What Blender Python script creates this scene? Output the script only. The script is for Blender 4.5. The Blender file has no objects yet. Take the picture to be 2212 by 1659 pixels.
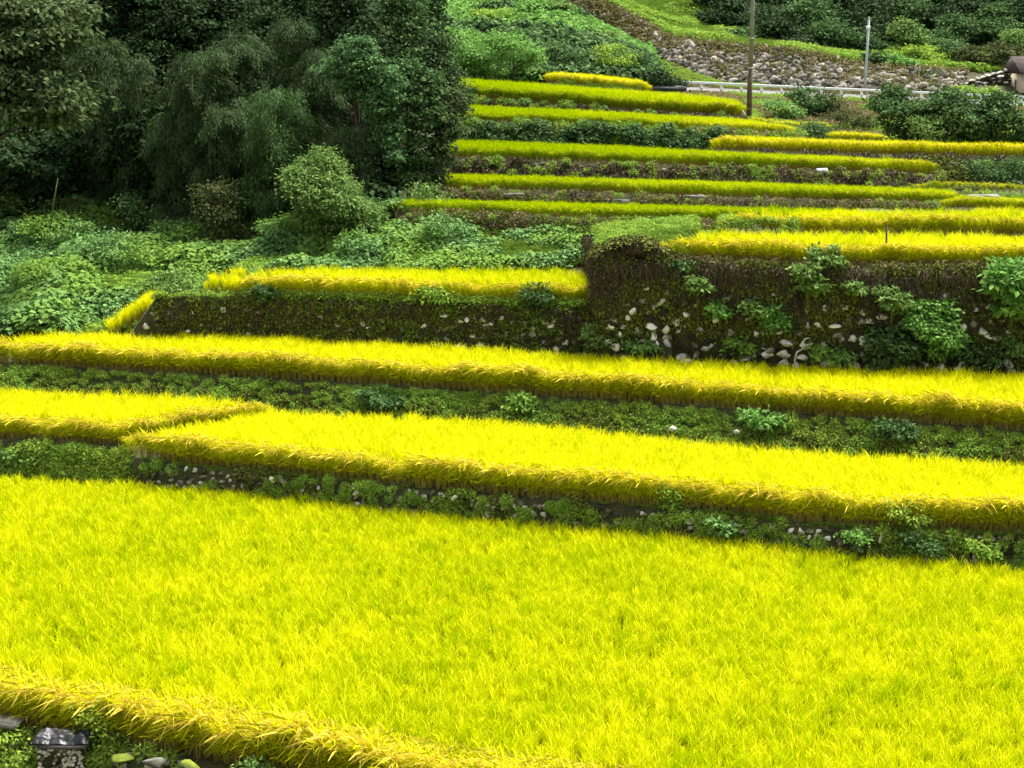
import bpy, math, random
import numpy as np
from math import sin, cos, radians, pi

# ---------------------------------------------------------------- camera, sky, sun, exposure
SC = bpy.context.scene
H = 12.55                      # camera height above the paddy floor of the nearest field
P = 0.2                        # camera pitch below the horizontal (rad)
F = 3600.0                     # focal length in units of a 2212 px wide frame
cam = bpy.data.cameras.new('camera')
cam.sensor_width = 36.0
cam.lens = 36.0 * F / 2212.0
cam.clip_start = 0.5
cam.clip_end = 3000.0
camo = bpy.data.objects.new('camera', cam)
camo.location = (0, 0, H)
camo.rotation_euler = (pi / 2 - P, 0, 0)
SC.collection.objects.link(camo)
SC.camera = camo

SUN_EL, SUN_AZ = 63.0, 40.0    # azimuth measured clockwise from +Y; the bright part of the sky is beyond the hill, so banks and tree fronts are in shade
w = bpy.data.worlds.new('World')
SC.world = w
w.use_nodes = True
wn = w.node_tree
bg = wn.nodes['Background']
sky = wn.nodes.new('ShaderNodeTexSky')
sky.sky_type = 'NISHITA'
sky.sun_disc = False
sky.sun_elevation = radians(SUN_EL)
sky.sun_rotation = radians(SUN_AZ)
sky.air_density = 1.0
sky.dust_density = 4.0
sky.ozone_density = 0.6
hs = wn.nodes.new('ShaderNodeHueSaturation')   # overcast: a mostly grey sky
hs.inputs['Saturation'].default_value = 0.25
wn.links.new(sky.outputs[0], hs.inputs['Color'])
wn.links.new(hs.outputs[0], bg.inputs[0])
bg.inputs[1].default_value = 0.095
sun = bpy.data.lights.new('sun', 'SUN')
sun.energy = 3.2
sun.angle = radians(14)
sun.color = (1.0, 0.97, 0.91)
suno = bpy.data.objects.new('sun', sun)
suno.rotation_euler = (radians(90 - SUN_EL), 0, radians(180 - SUN_AZ))
SC.collection.objects.link(suno)
SC.view_settings.view_transform = 'Standard'
SC.view_settings.look = 'None'
SC.view_settings.gamma = 1.0
SC.view_settings.exposure = 1.75
SC.cycles.max_bounces = 6
SC.cycles.diffuse_bounces = 3
SC.cycles.transmission_bounces = 3
SC.cycles.transparent_max_bounces = 4

rng = np.random.default_rng(7)
random.seed(7)
C = SC.collection
cp, sp = cos(P), sin(P)


def at(px, py, Y):
    """world point seen at (px,py) of a 2212x1659 frame at forward distance Y"""
    u = (px - 1106.0) / F
    v = (py - 829.5) / F
    den = cp - v * sp
    return (Y * u / den, Y, H - Y * (sp + v * cp) / den)


def on_level(px, py, below):
    """same, for the level plane 'below' metres under the camera"""
    v = (py - 829.5) / F
    Y = below * (cp - v * sp) / (sp + v * cp)
    return at(px, py, Y)


# ---------------------------------------------------------------- noise
_tab = rng.random((256, 256))


def vnoise(x, y, s=1.0, seed=0):
    x = np.asarray(x, float) / s + seed * 17.31 + 1000
    y = np.asarray(y, float) / s + seed * 9.77 + 1000
    xi = np.floor(x).astype(int)
    yi = np.floor(y).astype(int)
    fx, fy = x - xi, y - yi
    fx = fx * fx * (3 - 2 * fx)
    fy = fy * fy * (3 - 2 * fy)
    a = _tab[xi % 256, yi % 256]
    b = _tab[(xi + 1) % 256, yi % 256]
    c = _tab[xi % 256, (yi + 1) % 256]
    d = _tab[(xi + 1) % 256, (yi + 1) % 256]
    return (a * (1 - fx) + b * fx) * (1 - fy) + (c * (1 - fx) + d * fx) * fy


# ---------------------------------------------------------------- object helpers
def tag(o, label=None, cat=None, group=None, kind=None):
    if label:
        o['label'] = label
    if cat:
        o['category'] = cat
    if group:
        o['group'] = group
    if kind:
        o['kind'] = kind
    return o


def make_mesh(name, V, Fq, mats, mi=None, smooth=False):
    """V (n,3); Fq list of (m,k) arrays, k = 3 or 4"""
    if not isinstance(Fq, (list, tuple)):
        Fq = [Fq]
    me = bpy.data.meshes.new(name)
    V = np.asarray(V, np.float32)
    me.vertices.add(len(V))
    me.vertices.foreach_set('co', V.ravel())
    loops = np.concatenate([f.ravel() for f in Fq]).astype(np.int32)
    tot = np.concatenate([np.full(len(f), f.shape[1]) for f in Fq]).astype(np.int32)
    st = np.concatenate([[0], np.cumsum(tot)[:-1]]).astype(np.int32)
    me.loops.add(len(loops))
    me.loops.foreach_set('vertex_index', loops)
    me.polygons.add(len(tot))
    me.polygons.foreach_set('loop_start', st)
    me.polygons.foreach_set('loop_total', tot)
    if mi is not None:
        me.polygons.foreach_set('material_index', np.asarray(mi, np.int32))
    if smooth:
        me.polygons.foreach_set('use_smooth', np.ones(len(tot), bool))
    for m in (mats if isinstance(mats, (list, tuple)) else [mats]):
        me.materials.append(m)
    me.update(calc_edges=True)
    return me


def link(name, me, parent=None, loc=(0, 0, 0)):
    o = bpy.data.objects.new(name, me)
    o.location = loc
    C.objects.link(o)
    if parent:
        o.parent = parent
    return o


def empty(name, loc, label, cat, group=None):
    o = bpy.data.objects.new(name, None)
    o.empty_display_size = 0.3
    o.location = loc
    C.objects.link(o)
    return tag(o, label, cat, group)


class MB:
    """collects shapes into one mesh"""
    def __init__(s):
        s.V, s.Q, s.M, s.n = [], [], [], 0

    def add(s, V, Q, m=0):
        V = np.asarray(V, float)
        s.V.append(V)
        Q = np.asarray(Q, int) + s.n
        s.Q.append(Q)
        s.M.append(np.full(len(Q), m))
        s.n += len(V)

    def box(s, c, d, rz=0.0, m=0, jit=0.0):
        x, y, z = [q / 2 for q in d]
        v = np.array([[i * x, j * y, k * z] for i in (-1, 1) for j in (-1, 1) for k in (-1, 1)])
        if jit:
            v += rng.normal(0, jit, v.shape)
        R = np.array([[cos(rz), -sin(rz), 0], [sin(rz), cos(rz), 0], [0, 0, 1]])
        v = v @ R.T + np.array(c)
        s.add(v, [[0, 1, 3, 2], [4, 6, 7, 5], [0, 4, 5, 1], [2, 3, 7, 6], [0, 2, 6, 4], [1, 5, 7, 3]], m)

    def tube(s, pts, rad, k=8, m=0, cap=True):
        pts = np.asarray(pts, float)
        n = len(pts)
        rad = np.broadcast_to(np.asarray(rad, float), (n,))
        T = np.gradient(pts, axis=0)
        T /= np.linalg.norm(T, axis=1)[:, None] + 1e-9
        up = np.array([0, 0, 1.0]) if abs(T[0][2]) < 0.9 else np.array([1.0, 0, 0])
        A = np.cross(T, up)
        A /= np.linalg.norm(A, axis=1)[:, None] + 1e-9
        B = np.cross(T, A)
        th = np.linspace(0, 2 * pi, k, endpoint=False)
        V = pts[:, None] + rad[:, None, None] * (A[:, None] * np.cos(th)[None, :, None] + B[:, None] * np.sin(th)[None, :, None])
        V = V.reshape(-1, 3)
        q = []
        for i in range(n - 1):
            for j in range(k):
                q.append([i * k + j, i * k + (j + 1) % k, (i + 1) * k + (j + 1) % k, (i + 1) * k + j])
        if cap:
            V = np.vstack([V, pts[0], pts[-1]])
            for j in range(0, k, 2):
                q.append([n * k, (j + 2) % k, (j + 1) % k, j])
                e = (n - 1) * k
                q.append([n * k + 1, e + j, e + (j + 1) % k, e + (j + 2) % k])
        s.add(V, q, m)

    def build(s, name, mats, parent=None, loc=(0, 0, 0), smooth=False):
        me = make_mesh(name, np.vstack(s.V), [q for q in s.Q], mats, np.concatenate(s.M), smooth)
        return link(name, me, parent, loc)


# ---------------------------------------------------------------- materials
def nodes(name):
    m = bpy.data.materials.new(name)
    m.use_nodes = True
    nt = m.node_tree
    return m, nt, nt.nodes, nt.links, nt.nodes['Principled BSDF'], nt.nodes['Material Output']


def ramp(nt, src, stops):
    r = nt.nodes.new('ShaderNodeValToRGB')
    nt.links.new(src, r.inputs[0])
    el = r.color_ramp.elements
    while len(el) < len(stops):
        el.new(0.5)
    for e, (p, c) in zip(el, stops):
        e.position = p
        e.color = (c[0], c[1], c[2], 1)
    return r.outputs[0]


def leaf_mat(name, cols, trans=0.25, rough=0.75, spec=0.04, patch=None, pscale=0.6):
    """per-leaf colour from a ramp (random per mesh island); patch: colour mixed in by a broad noise"""
    m, nt, N, L, b, out = nodes(name)
    g = N.new('ShaderNodeNewGeometry')
    n = len(cols)
    c = ramp(nt, g.outputs['Random Per Island'], [(i / max(1, n - 1), q) for i, q in enumerate(cols)])
    if patch:
        tc = N.new('ShaderNodeNewGeometry')
        nz = N.new('ShaderNodeTexNoise')
        nz.inputs['Scale'].default_value = pscale
        nz.inputs['Detail'].default_value = 3
        L.new(tc.outputs['Position'], nz.inputs['Vector'])
        f = ramp(nt, nz.outputs[0], [(0.42, (0, 0, 0)), (0.6, (1, 1, 1))])
        mx = N.new('ShaderNodeMixRGB')
        L.new(f, mx.inputs[0])
        L.new(c, mx.inputs[1])
        mx.inputs[2].default_value = (*patch, 1)
        c = mx.outputs[0]
    L.new(c, b.inputs['Base Color'])
    b.inputs['Roughness'].default_value = rough
    b.inputs['Specular IOR Level'].default_value = spec
    if trans:
        t = N.new('ShaderNodeBsdfTranslucent')
        L.new(c, t.inputs[0])
        ms = N.new('ShaderNodeMixShader')
        ms.inputs[0].default_value = trans
        L.new(b.outputs[0], ms.inputs[1])
        L.new(t.outputs[0], ms.inputs[2])
        L.new(ms.outputs[0], out.inputs[0])
    return m


def rice_mat(name, green, gold, trans=0.3):
    """colour from green to gold by the 'tint' each plant carries"""
    m, nt, N, L, b, out = nodes(name)
    a = N.new('ShaderNodeAttribute')
    a.attribute_type = 'INSTANCER'
    a.attribute_name = 'tint'
    g = N.new('ShaderNodeNewGeometry')
    ad = N.new('ShaderNodeMath')
    ad.operation = 'MULTIPLY_ADD'
    L.new(g.outputs['Random Per Island'], ad.inputs[0])
    ad.inputs[1].default_value = 0.5
    L.new(a.outputs['Fac'], ad.inputs[2])
    sb = N.new('ShaderNodeMath')
    sb.operation = 'SUBTRACT'
    L.new(ad.outputs[0], sb.inputs[0])
    sb.inputs[1].default_value = 0.25
    sb.use_clamp = True
    c = ramp(nt, sb.outputs[0], [(0.0, green), (1.0, gold)])
    L.new(c, b.inputs['Base Color'])
    b.inputs['Roughness'].default_value = 0.6
    b.inputs['Specular IOR Level'].default_value = 0.0
    t = N.new('ShaderNodeBsdfTranslucent')
    L.new(c, t.inputs[0])
    ms = N.new('ShaderNodeMixShader')
    ms.inputs[0].default_value = trans
    L.new(b.outputs[0], ms.inputs[1])
    L.new(t.outputs[0], ms.inputs[2])
    L.new(ms.outputs[0], out.inputs[0])
    return m


def noise_mat(name, stops, scale=4.0, detail=6, rough=0.9, bump=0.0, island=0.0, spec=0.2, distort=0.0):
    m, nt, N, L, b, out = nodes(name)
    g = N.new('ShaderNodeNewGeometry')
    nz = N.new('ShaderNodeTexNoise')
    nz.inputs['Scale'].default_value = scale
    nz.inputs['Detail'].default_value = detail
    nz.inputs['Distortion'].default_value = distort
    L.new(g.outputs['Position'], nz.inputs['Vector'])
    src = nz.outputs[0]
    if island:
        mm = N.new('ShaderNodeMath')
        mm.operation = 'MULTIPLY_ADD'
        L.new(g.outputs['Random Per Island'], mm.inputs[0])
        mm.inputs[1].default_value = island
        sub = N.new('ShaderNodeMath')
        sub.operation = 'SUBTRACT'
        L.new(src, sub.inputs[0])
        sub.inputs[1].default_value = island / 2
        L.new(sub.outputs[0], mm.inputs[2])
        src = mm.outputs[0]
    c = ramp(nt, src, stops)
    L.new(c, b.inputs['Base Color'])
    b.inputs['Roughness'].default_value = rough
    b.inputs['Specular IOR Level'].default_value = spec
    if bump:
        bp = N.new('ShaderNodeBump')
        bp.inputs['Strength'].default_value = bump
        bp.inputs['Distance'].default_value = 0.05
        L.new(nz.outputs[0], bp.inputs['Height'])
        L.new(bp.outputs[0], b.inputs['Normal'])
    return m


M = {}
M['soil'] = noise_mat('soil', [(0.3, (0.035, 0.027, 0.014)), (0.55, (0.04, 0.045, 0.014)), (0.75, (0.055, 0.075, 0.02))], 1.2, 8, bump=0.5)
M['asphalt'] = noise_mat('asphalt', [(0.3, (0.12, 0.12, 0.115)), (0.7, (0.17, 0.165, 0.155))], 6, 6)
M['rice_leaf'] = rice_mat('rice_leaf', (0.29, 0.43, 0.0005), (0.73, 0.735, 0.001))
M['rice_ear'] = rice_mat('rice_ear', (0.44, 0.52, 0.001), (0.82, 0.76, 0.02))
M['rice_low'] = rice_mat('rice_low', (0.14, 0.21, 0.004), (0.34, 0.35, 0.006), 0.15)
M['rice_droop'] = rice_mat('rice_droop', (0.42, 0.42, 0.02), (0.82, 0.62, 0.09), 0.2)
M['rice_stalk'] = leaf_mat('rice_stalk', [(0.22, 0.15, 0.03), (0.36, 0.27, 0.05), (0.17, 0.2, 0.015)], 0.05)
M['rock'] = noise_mat('rock', [(0.3, (0.02, 0.02, 0.012)), (0.45, (0.09, 0.087, 0.045)), (0.58, (0.3, 0.29, 0.24)), (0.75, (0.72, 0.68, 0.62))], 3, 8, 0.85, 0.4, island=0.8)
M['rock_pale'] = noise_mat('rock_pale', [(0.25, (0.025, 0.024, 0.014)), (0.48, (0.11, 0.105, 0.07)), (0.64, (0.3, 0.29, 0.25)), (0.82, (0.6, 0.57, 0.54))], 3, 8, 0.85, 0.4, island=0.6)
M['rock_emb'] = noise_mat('rock_emb', [(0.3, (0.045, 0.042, 0.026)), (0.52, (0.11, 0.1, 0.075)), (0.8, (0.3, 0.275, 0.24))], 1, 8, 0.9, 0.4, island=0.5)
M['rock_brown'] = noise_mat('rock_brown', [(0.25, (0.045, 0.037, 0.02)), (0.5, (0.12, 0.095, 0.055)), (0.8, (0.27, 0.22, 0.16))], 2, 8, 0.9, 0.4, island=0.5)
M['small_pale'] = noise_mat('small_pale', [(0.3, (0.12, 0.12, 0.06)), (0.5, (0.42, 0.4, 0.27)), (0.8, (0.7, 0.62, 0.5))], 5, 6, island=.4)
M['earth_wall'] = noise_mat('earth_wall', [(0.3, (0.02, 0.019, 0.008)), (0.7, (0.055, 0.06, 0.018))], 5, 6, bump=0.6)
M['moss'] = noise_mat('moss', [(0.3, (0.05, 0.05, 0.03)), (0.45, (0.10, 0.13, 0.015)), (0.7, (0.2, 0.24, 0.02))], 5, 8, bump=0.8)
M['concrete'] = noise_mat('concrete', [(0.35, (0.08, 0.08, 0.05)), (0.5, (0.16, 0.155, 0.125)), (0.7, (0.26, 0.25, 0.21))], 3, 8, 0.85, 0.2)
M['bark'] = noise_mat('bark', [(0.3, (0.04, 0.03, 0.02)), (0.7, (0.1, 0.085, 0.06))], 6, 6)
M['bamboo'] = noise_mat('bamboo', [(0.3, (0.09, 0.12, 0.05)), (0.7, (0.16, 0.2, 0.09))], 3, 3, 0.5)
M['stem'] = noise_mat('stem', [(0.3, (0.08, 0.1, 0.03)), (0.7, (0.14, 0.16, 0.05))], 6, 3)
M['pole_wood'] = noise_mat('pole_wood', [(0.3, (0.075, 0.055, 0.04)), (0.7, (0.15, 0.115, 0.08))], 3, 6)
M['pole_concrete'] = noise_mat('pole_concrete', [(0.3, (0.19, 0.19, 0.14)), (0.7, (0.29, 0.29, 0.22))], 2, 6)
M['galvanised'] = noise_mat('galvanised', [(0.3, (0.33, 0.37, 0.36)), (0.7, (0.45, 0.5, 0.48))], 2, 4, 0.5, spec=0.5)
M['white_paint'] = noise_mat('white_paint', [(0.3, (0.78, 0.8, 0.78)), (0.7, (0.88, 0.89, 0.87))], 1.5, 6, 0.45, spec=0.4)
M['black_sheet'] = noise_mat('black_sheet', [(0.3, (0.012, 0.012, 0.014)), (0.7, (0.03, 0.03, 0.036))], 6, 4, 0.45, spec=0.5)
M['plaster'] = noise_mat('plaster', [(0.3, (0.5, 0.4, 0.28)), (0.7, (0.66, 0.55, 0.4))], 1.5, 5)
M['roof'] = noise_mat('roof', [(0.3, (0.05, 0.04, 0.035)), (0.7, (0.1, 0.08, 0.07))], 3, 5)
M['glass'] = noise_mat('glass', [(0.3, (0.02, 0.025, 0.03)), (0.7, (0.04, 0.05, 0.055))], 1, 2, 0.15, spec=0.6)
# foliage
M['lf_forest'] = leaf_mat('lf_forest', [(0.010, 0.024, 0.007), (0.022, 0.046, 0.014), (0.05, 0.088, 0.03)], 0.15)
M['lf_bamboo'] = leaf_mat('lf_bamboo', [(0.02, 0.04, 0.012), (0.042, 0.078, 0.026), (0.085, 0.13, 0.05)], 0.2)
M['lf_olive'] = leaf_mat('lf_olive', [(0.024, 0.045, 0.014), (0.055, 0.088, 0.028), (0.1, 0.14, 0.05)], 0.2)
M['lf_kudzu'] = leaf_mat('lf_kudzu', [(0.055, 0.12, 0.03), (0.12, 0.235, 0.065), (0.22, 0.38, 0.125)], 0.25, patch=(0.16, 0.28, 0.045), pscale=0.35)
M['lf_mid'] = leaf_mat('lf_mid', [(0.028, 0.06, 0.018), (0.06, 0.12, 0.034), (0.11, 0.19, 0.06)], 0.2)
M['lf_light'] = leaf_mat('lf_light', [(0.07, 0.14, 0.03), (0.13, 0.22, 0.05), (0.22, 0.32, 0.09)], 0.25)
M['lf_vine'] = leaf_mat('lf_vine', [(0.035, 0.08, 0.025), (0.075, 0.155, 0.05), (0.13, 0.24, 0.085)], 0.25)
M['lf_bright'] = leaf_mat('lf_bright', [(0.07, 0.16, 0.025), (0.13, 0.28, 0.05), (0.22, 0.38, 0.1)], 0.3)
M['lf_rust'] = leaf_mat('lf_rust', [(0.035, 0.055, 0.016), (0.07, 0.09, 0.028), (0.12, 0.115, 0.04)], 0.2)
M['lf_dead'] = leaf_mat('lf_dead', [(0.02, 0.016, 0.008), (0.075, 0.062, 0.032), (0.17, 0.14, 0.08)], 0.05)
M['lf_ivy'] = leaf_mat('lf_ivy', [(0.02, 0.03, 0.006), (0.07, 0.085, 0.014), (0.18, 0.2, 0.035)], 0.1)
M['lf_weed'] = leaf_mat('lf_weed', [(0.1, 0.17, 0.018), (0.23, 0.34, 0.04), (0.38, 0.5, 0.08)], 0.3, patch=(0.19, 0.32, 0.045), pscale=0.5)
M['lf_grass'] = leaf_mat('lf_grass', [(0.1, 0.18, 0.018), (0.15, 0.25, 0.03), (0.22, 0.31, 0.045)], 0.25)
M['lf_dry'] = leaf_mat('lf_dry', [(0.12, 0.1, 0.04), (0.2, 0.17, 0.07), (0.28, 0.24, 0.11)], 0.15)

# ---------------------------------------------------------------- the lie of the land
RH = {}


class Line:
    def __init__(s, pts):
        w_ = sorted([(X / Y, Y, Z) for (X, Y, Z) in pts])
        s.a, s.Y, s.Z = [np.array(q) for q in zip(*w_)]

    def y(s, a):
        return np.interp(a, s.a, s.Y)

    def z(s, a):
        return np.interp(a, s.a, s.Z)


FIELDS = []


def field(key, rh, foot, back, lip=0.3, sb=0.3, level=None, level_b=None):
    if level is not None:
        lb = level if level_b is None else level_b
        fp = [on_level(x, y, level) for x, y in foot]
        bp = [on_level(x, y, lb - rh) for x, y in back]
    else:
        fp = [at(*q) for q in foot]
        bp = [at(*q) for q in back]
    bp = [(x, y, z - rh) for x, y, z in bp]
    f = dict(key=key, rh=rh, foot=Line(fp), back=Line(bp), lip=lip, sb=sb)
    f['a0'] = max(f['foot'].a[0], f['back'].a[0])
    f['a1'] = min(f['foot'].a[-1], f['back'].a[-1])
    FIELDS.append(f)
    return f


fA = field('A', .8, [(-700, 1420), (0, 1562), (450, 1640), (1000, 1760), (2212, 2000), (2900, 2150)],
           [(-700, 985), (0, 1018), (250, 1030), (450, 1045), (700, 1068), (900, 1085), (1200, 1110), (1500, 1142), (1800, 1180), (2212, 1215), (2900, 1290)],
           .25, .25, 12.55)
fB = field('B', .94, [(276, 983), (397, 1002), (744, 1035), (992, 1060), (1349, 1089), (1551, 1104), (1752, 1129), (1904, 1139), (2212, 1152), (2900, 1185)],
           [(276, 922), (450, 899), (600, 870), (645, 881), (1091, 896), (1349, 923), (1551, 948), (1804, 968), (2212, 991), (2900, 1030)],
           .22, .25, 11.37)
_f = [on_level(-700, 905, 11.2), on_level(0, 945, 11.2), on_level(268, 962, 11.2), at(300, 957, 46.6), at(450, 935, 47.8), at(596, 915, 49.2)]
fB2 = dict(key='B2', rh=.92, lip=.3, sb=.6)
fB2['foot'] = Line(_f)
fB2['back'] = Line([on_level(x, y, 11.2) for x, y in []] or [(lambda q: (q[0], q[1], q[2] - .92))(on_level(x, y, 10.28)) for x, y in [(-700, 800), (0, 829), (300, 843), (585, 861)]])
fB2['a0'], fB2['a1'] = max(fB2['foot'].a[0], fB2['back'].a[0]), min(fB2['foot'].a[-1], fB2['back'].a[-1])
FIELDS.append(fB2)
fC = field('C', .92, [(-700, 750), (0, 785), (500, 812), (1097, 848), (1700, 890), (2212, 930), (2900, 985)],
           [(-700, 722), (0, 722), (149, 710), (496, 713), (744, 727), (1097, 748), (1349, 761), (1601, 773), (1853, 786), (2212, 798), (2900, 825)],
       .2, 1.2, 10.14)
fD = field('D', .88, [(520, 637), (900, 650), (1289, 661)], [(520, 578), (700, 570), (1296, 576)], .2, .2, 8.09)
fE = field('E', .88, [(1440, 560), (1480, 562), (1800, 575), (2212, 577), (2900, 590)], [(1440, 502), (1480, 500), (1536, 493), (1811, 495), (2212, 499), (2900, 515)],
           .5, .4, 6.49)
fE2 = field('E2', .8, [(1560, 505), (2212, 510), (2900, 525)], [(1560, 472), (1643, 449), (1811, 443), (2212, 444), (2900, 460)], .2, .3, 5.91)
fF6 = field('F6', .55, [(850, 456, 63), (1000, 462, 61.9), (1200, 470, 60.5), (1620, 482, 58.5), (1850, 490, 57.5)],
            [(850, 428, 66), (870, 425, 66), (1200, 432, 64), (1600, 442, 61.5), (1850, 446, 60)], .35, .4)
fF5b = field('F5b', .45, [(2040, 446, 58), (2500, 462, 57)], [(2040, 430, 60), (2090, 424, 61), (2212, 428, 60), (2500, 440, 59)], .3, .4)
fF5 = field('F5', .58, [(940, 405, 69), (970, 407, 69), (1300, 416, 67), (1600, 427, 65), (2085, 440, 62)],
            [(940, 374, 75), (970, 371, 75), (1300, 381, 72), (1600, 389, 70), (1900, 400, 67), (2050, 408, 65), (2085, 424, 63.5)], .35, .4)
fF5r = field('F5r', .5, [(1985, 412, 67.5), (2212, 419, 65), (2600, 432, 63)], [(1985, 397, 70), (2040, 391, 71), (2212, 391, 69), (2600, 404, 67)], .3, .4)
fF4 = field('F4', .65, [(970, 340, 78), (1300, 352, 76), (1600, 362, 74), (2015, 375, 71)],
            [(970, 300, 86), (1000, 298, 86), (1300, 308, 83), (1600, 325, 79), (1800, 335, 77), (1985, 348, 74), (2015, 362, 73)], .3, .8)
fF4r = field('F4r', .7, [(1540, 320, 81), (1800, 330, 79), (2212, 338, 77), (2600, 345, 76)],
             [(1540, 303, 84), (1600, 296, 85), (1800, 302, 84), (2212, 316, 82), (2600, 325, 81)], .3, .5)
fF3 = field('F3', .62, [(960, 260, 90), (1300, 272, 88), (1500, 282, 87), (1715, 293, 86)],
            [(960, 224, 98), (990, 222, 98), (1300, 236, 95), (1600, 252, 92), (1715, 272, 89)], .3, 1.0)
fF3c = field('F3c', .5, [(1790, 299, 87), (1915, 306, 86)], [(1790, 283, 91), (1880, 287, 90), (1915, 295, 88)], .3, .4)
fF3b = field('F3b', .5, [(1612, 268, 95.5), (1790, 281, 93)], [(1612, 251, 98), (1740, 255, 97), (1790, 266, 95)], .3, .4)
fF2 = field('F2', .95, [(940, 204, 104), (970, 206, 104), (1200, 225, 101), (1430, 243, 98), (1608, 251, 96.5)],
            [(940, 162, 115), (1100, 172, 113), (1300, 186, 108), (1500, 201, 103), (1580, 210, 100), (1608, 226, 98.5)], .3, .6)
fF1 = field('F1', .75, [(1180, 176, 114.5), (1405, 198, 112)], [(1180, 157, 120), (1220, 154, 120), (1320, 162, 118), (1380, 172, 116), (1405, 182, 114)], .3, .4)

# extra control lines of the terrain (px,py,distance); each only over its own span
XL = [
    [(-700, 712, 58), (0, 722, 57.5), (200, 705, 57), (330, 690, 57)],
    [(-700, 620, 63), (0, 622, 62), (450, 615, 60)],
    [(-700, 545, 69), (0, 545, 68), (450, 560, 64), (840, 545, 61)],
    [(-700, 470, 75), (0, 472, 74), (600, 485, 69), (840, 475, 66)],
    [(850, 560, 59), (1285, 560, 57.8)],
    [(850, 500, 62.3), (1285, 505, 59.6)],
    [(1290, 560, 51.3), (1456, 560, 51.2)],
    [(1290, 520, 55), (1500, 500, 55)],
    [(-700, 330, 95), (840, 300, 90)],
    [(-700, 120, 130), (930, 120, 125)],
    [(930, 160, 121), (1180, 158, 122), (1390, 178, 121)],
    [(930, 70, 131), (1120, 85, 131), (1250, 105, 130), (1390, 158, 126)],
    [(930, 5, 148), (1000, 25, 146), (1150, 15, 143), (1300, 80, 139), (1390, 140, 134)],
    [(1920, 318, 86), (2700, 330, 84)],
    [(1400, 196, 123.0), (1900, 218, 123.0), (2700, 254, 123.0)],
    [(1400, 194, 123.6), (1900, 216, 123.6), (2700, 252, 123.6)],
    [(1400, 188, 130), (1900, 208, 130), (2700, 243, 130)],
    [(-700, -60, 175), (930, -60, 165), (1200, 8, 151), (1300, 66, 146), (1440, 130, 141), (1560, 180, 136), (1900, 194, 133), (2700, 218, 132)],
    [(-700, -90, 180), (1100, -80, 168), (1200, -30, 155), (1300, 6, 150), (1380, 45, 147), (1450, 85, 145), (1700, 113, 141), (1900, 150, 138.5), (2700, 175, 138)],
    [(-700, -110, 190), (1300, -15, 166), (1450, 50, 160), (1650, 80, 158), (1850, 105, 156), (2700, 120, 156)],
    [(-700, -200, 240), (1300, -90, 200), (2700, -20, 195)],
    [(-900, -560, 420), (2900, -520, 420)],
    [(-900, -700, 900), (2900, -700, 900)],
]
XL = [Line([at(*q) for q in l]) for l in XL]

AC = np.linspace(-0.52, 0.56, 760)
YS = np.concatenate([np.arange(3, 18, 1.0), np.arange(18, 30, .12), np.arange(30, 62, .12), np.arange(62, 125, .22), np.arange(125, 170, .5), np.arange(170, 420, 5), np.arange(420, 900, 30)])
GZ = np.zeros((len(AC), len(YS)))
for i, a in enumerate(AC):
    ev = []
    for f in FIELDS:
        lo = f['a0'] - (9 if f['key'] in 'A' else 0)
        hi = f['a1'] + (9 if f['key'] in 'A' else 0)
        if lo <= a <= hi or (f['key'] in ('B2', 'C') and a < f['a0']) or (f['key'] in ('B', 'C', 'E', 'E2', 'F5r', 'F4r') and a > f['a1']):
            ev.append((float(f['foot'].y(a)), 'foot', f))
            ev.append((max(float(f['back'].y(a)), float(f['foot'].y(a)) + .1), 'back', f))
    for l in XL:
        if l.a[0] - 1e-6 <= a <= l.a[-1] + 1e-6:
            ev.append((float(l.y(a)), 'x', l))
    ev.sort(key=lambda e: e[0])
    ys, zs = [3.0, 12.0], [H - 16.0, H - 14.6]
    for y, k, q in ev:
        if k == 'foot':
            z = float(q['foot'].z(a))
            yb = max(y - q['lip'] - q['sb'], ys[-1] + .02)
            zb = zs[-1] if q['key'] != 'A' else H - 13.9
            ys += [yb, max(y - q['lip'], yb + .02)]
            zs += [zb, z]
            ys.append(max(y, ys[-1] + .02))
            zs.append(z)
        else:
            z = float(q.z(a)) if k == 'x' else float(q['back'].z(a))
            ys.append(max(y, ys[-1] + .02))
            zs.append(z)
    GZ[i] = np.interp(YS, ys, zs)


def ground(X, Y):
    X = np.asarray(X, float)
    Y = np.asarray(Y, float)
    a = np.clip((X / Y - AC[0]) / (AC[1] - AC[0]), 0, len(AC) - 1.001)
    i = a.astype(int)
    fa = a - i
    yi = np.clip(np.searchsorted(YS, Y) - 1, 0, len(YS) - 2)
    fy = np.clip((Y - YS[yi]) / (YS[yi + 1] - YS[yi]), 0, 1)
    return (GZ[i, yi] * (1 - fa) + GZ[i + 1, yi] * fa) * (1 - fy) + (GZ[i, yi + 1] * (1 - fa) + GZ[i + 1, yi + 1] * fa) * fy


AA, YY = np.meshgrid(AC, YS, indexing='ij')
XX = AA * YY
ZZ = GZ + (vnoise(XX, YY, 0.5, 3) - .5) * .05 - 0.01
V = np.stack([XX, YY, ZZ], -1).reshape(-1, 3)
n1, n2 = len(AC), len(YS)
I, J = np.meshgrid(np.arange(n1 - 1), np.arange(n2 - 1), indexing='ij')
q0 = (I * n2 + J).ravel()
Q = np.stack([q0, q0 + n2, q0 + n2 + 1, q0 + 1], -1)
tag(link('terrain', make_mesh('terrain', V, Q, M['soil'], smooth=True)), kind='structure')
# land on both sides and behind the viewer, out of the picture, at the hill's own level
V = np.array([[-1500, -200, -6], [1500, -200, -6], [1500, 1400, -6], [-1500, 1400, -6]], float)
tag(link('ground', make_mesh('ground', V, np.array([[0, 1, 2, 3]]), M['soil'])), kind='structure')


# ---------------------------------------------------------------- plants scattered as stuff
HID = bpy.data.collections.new('plant_sources')     # not linked to the scene


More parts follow.
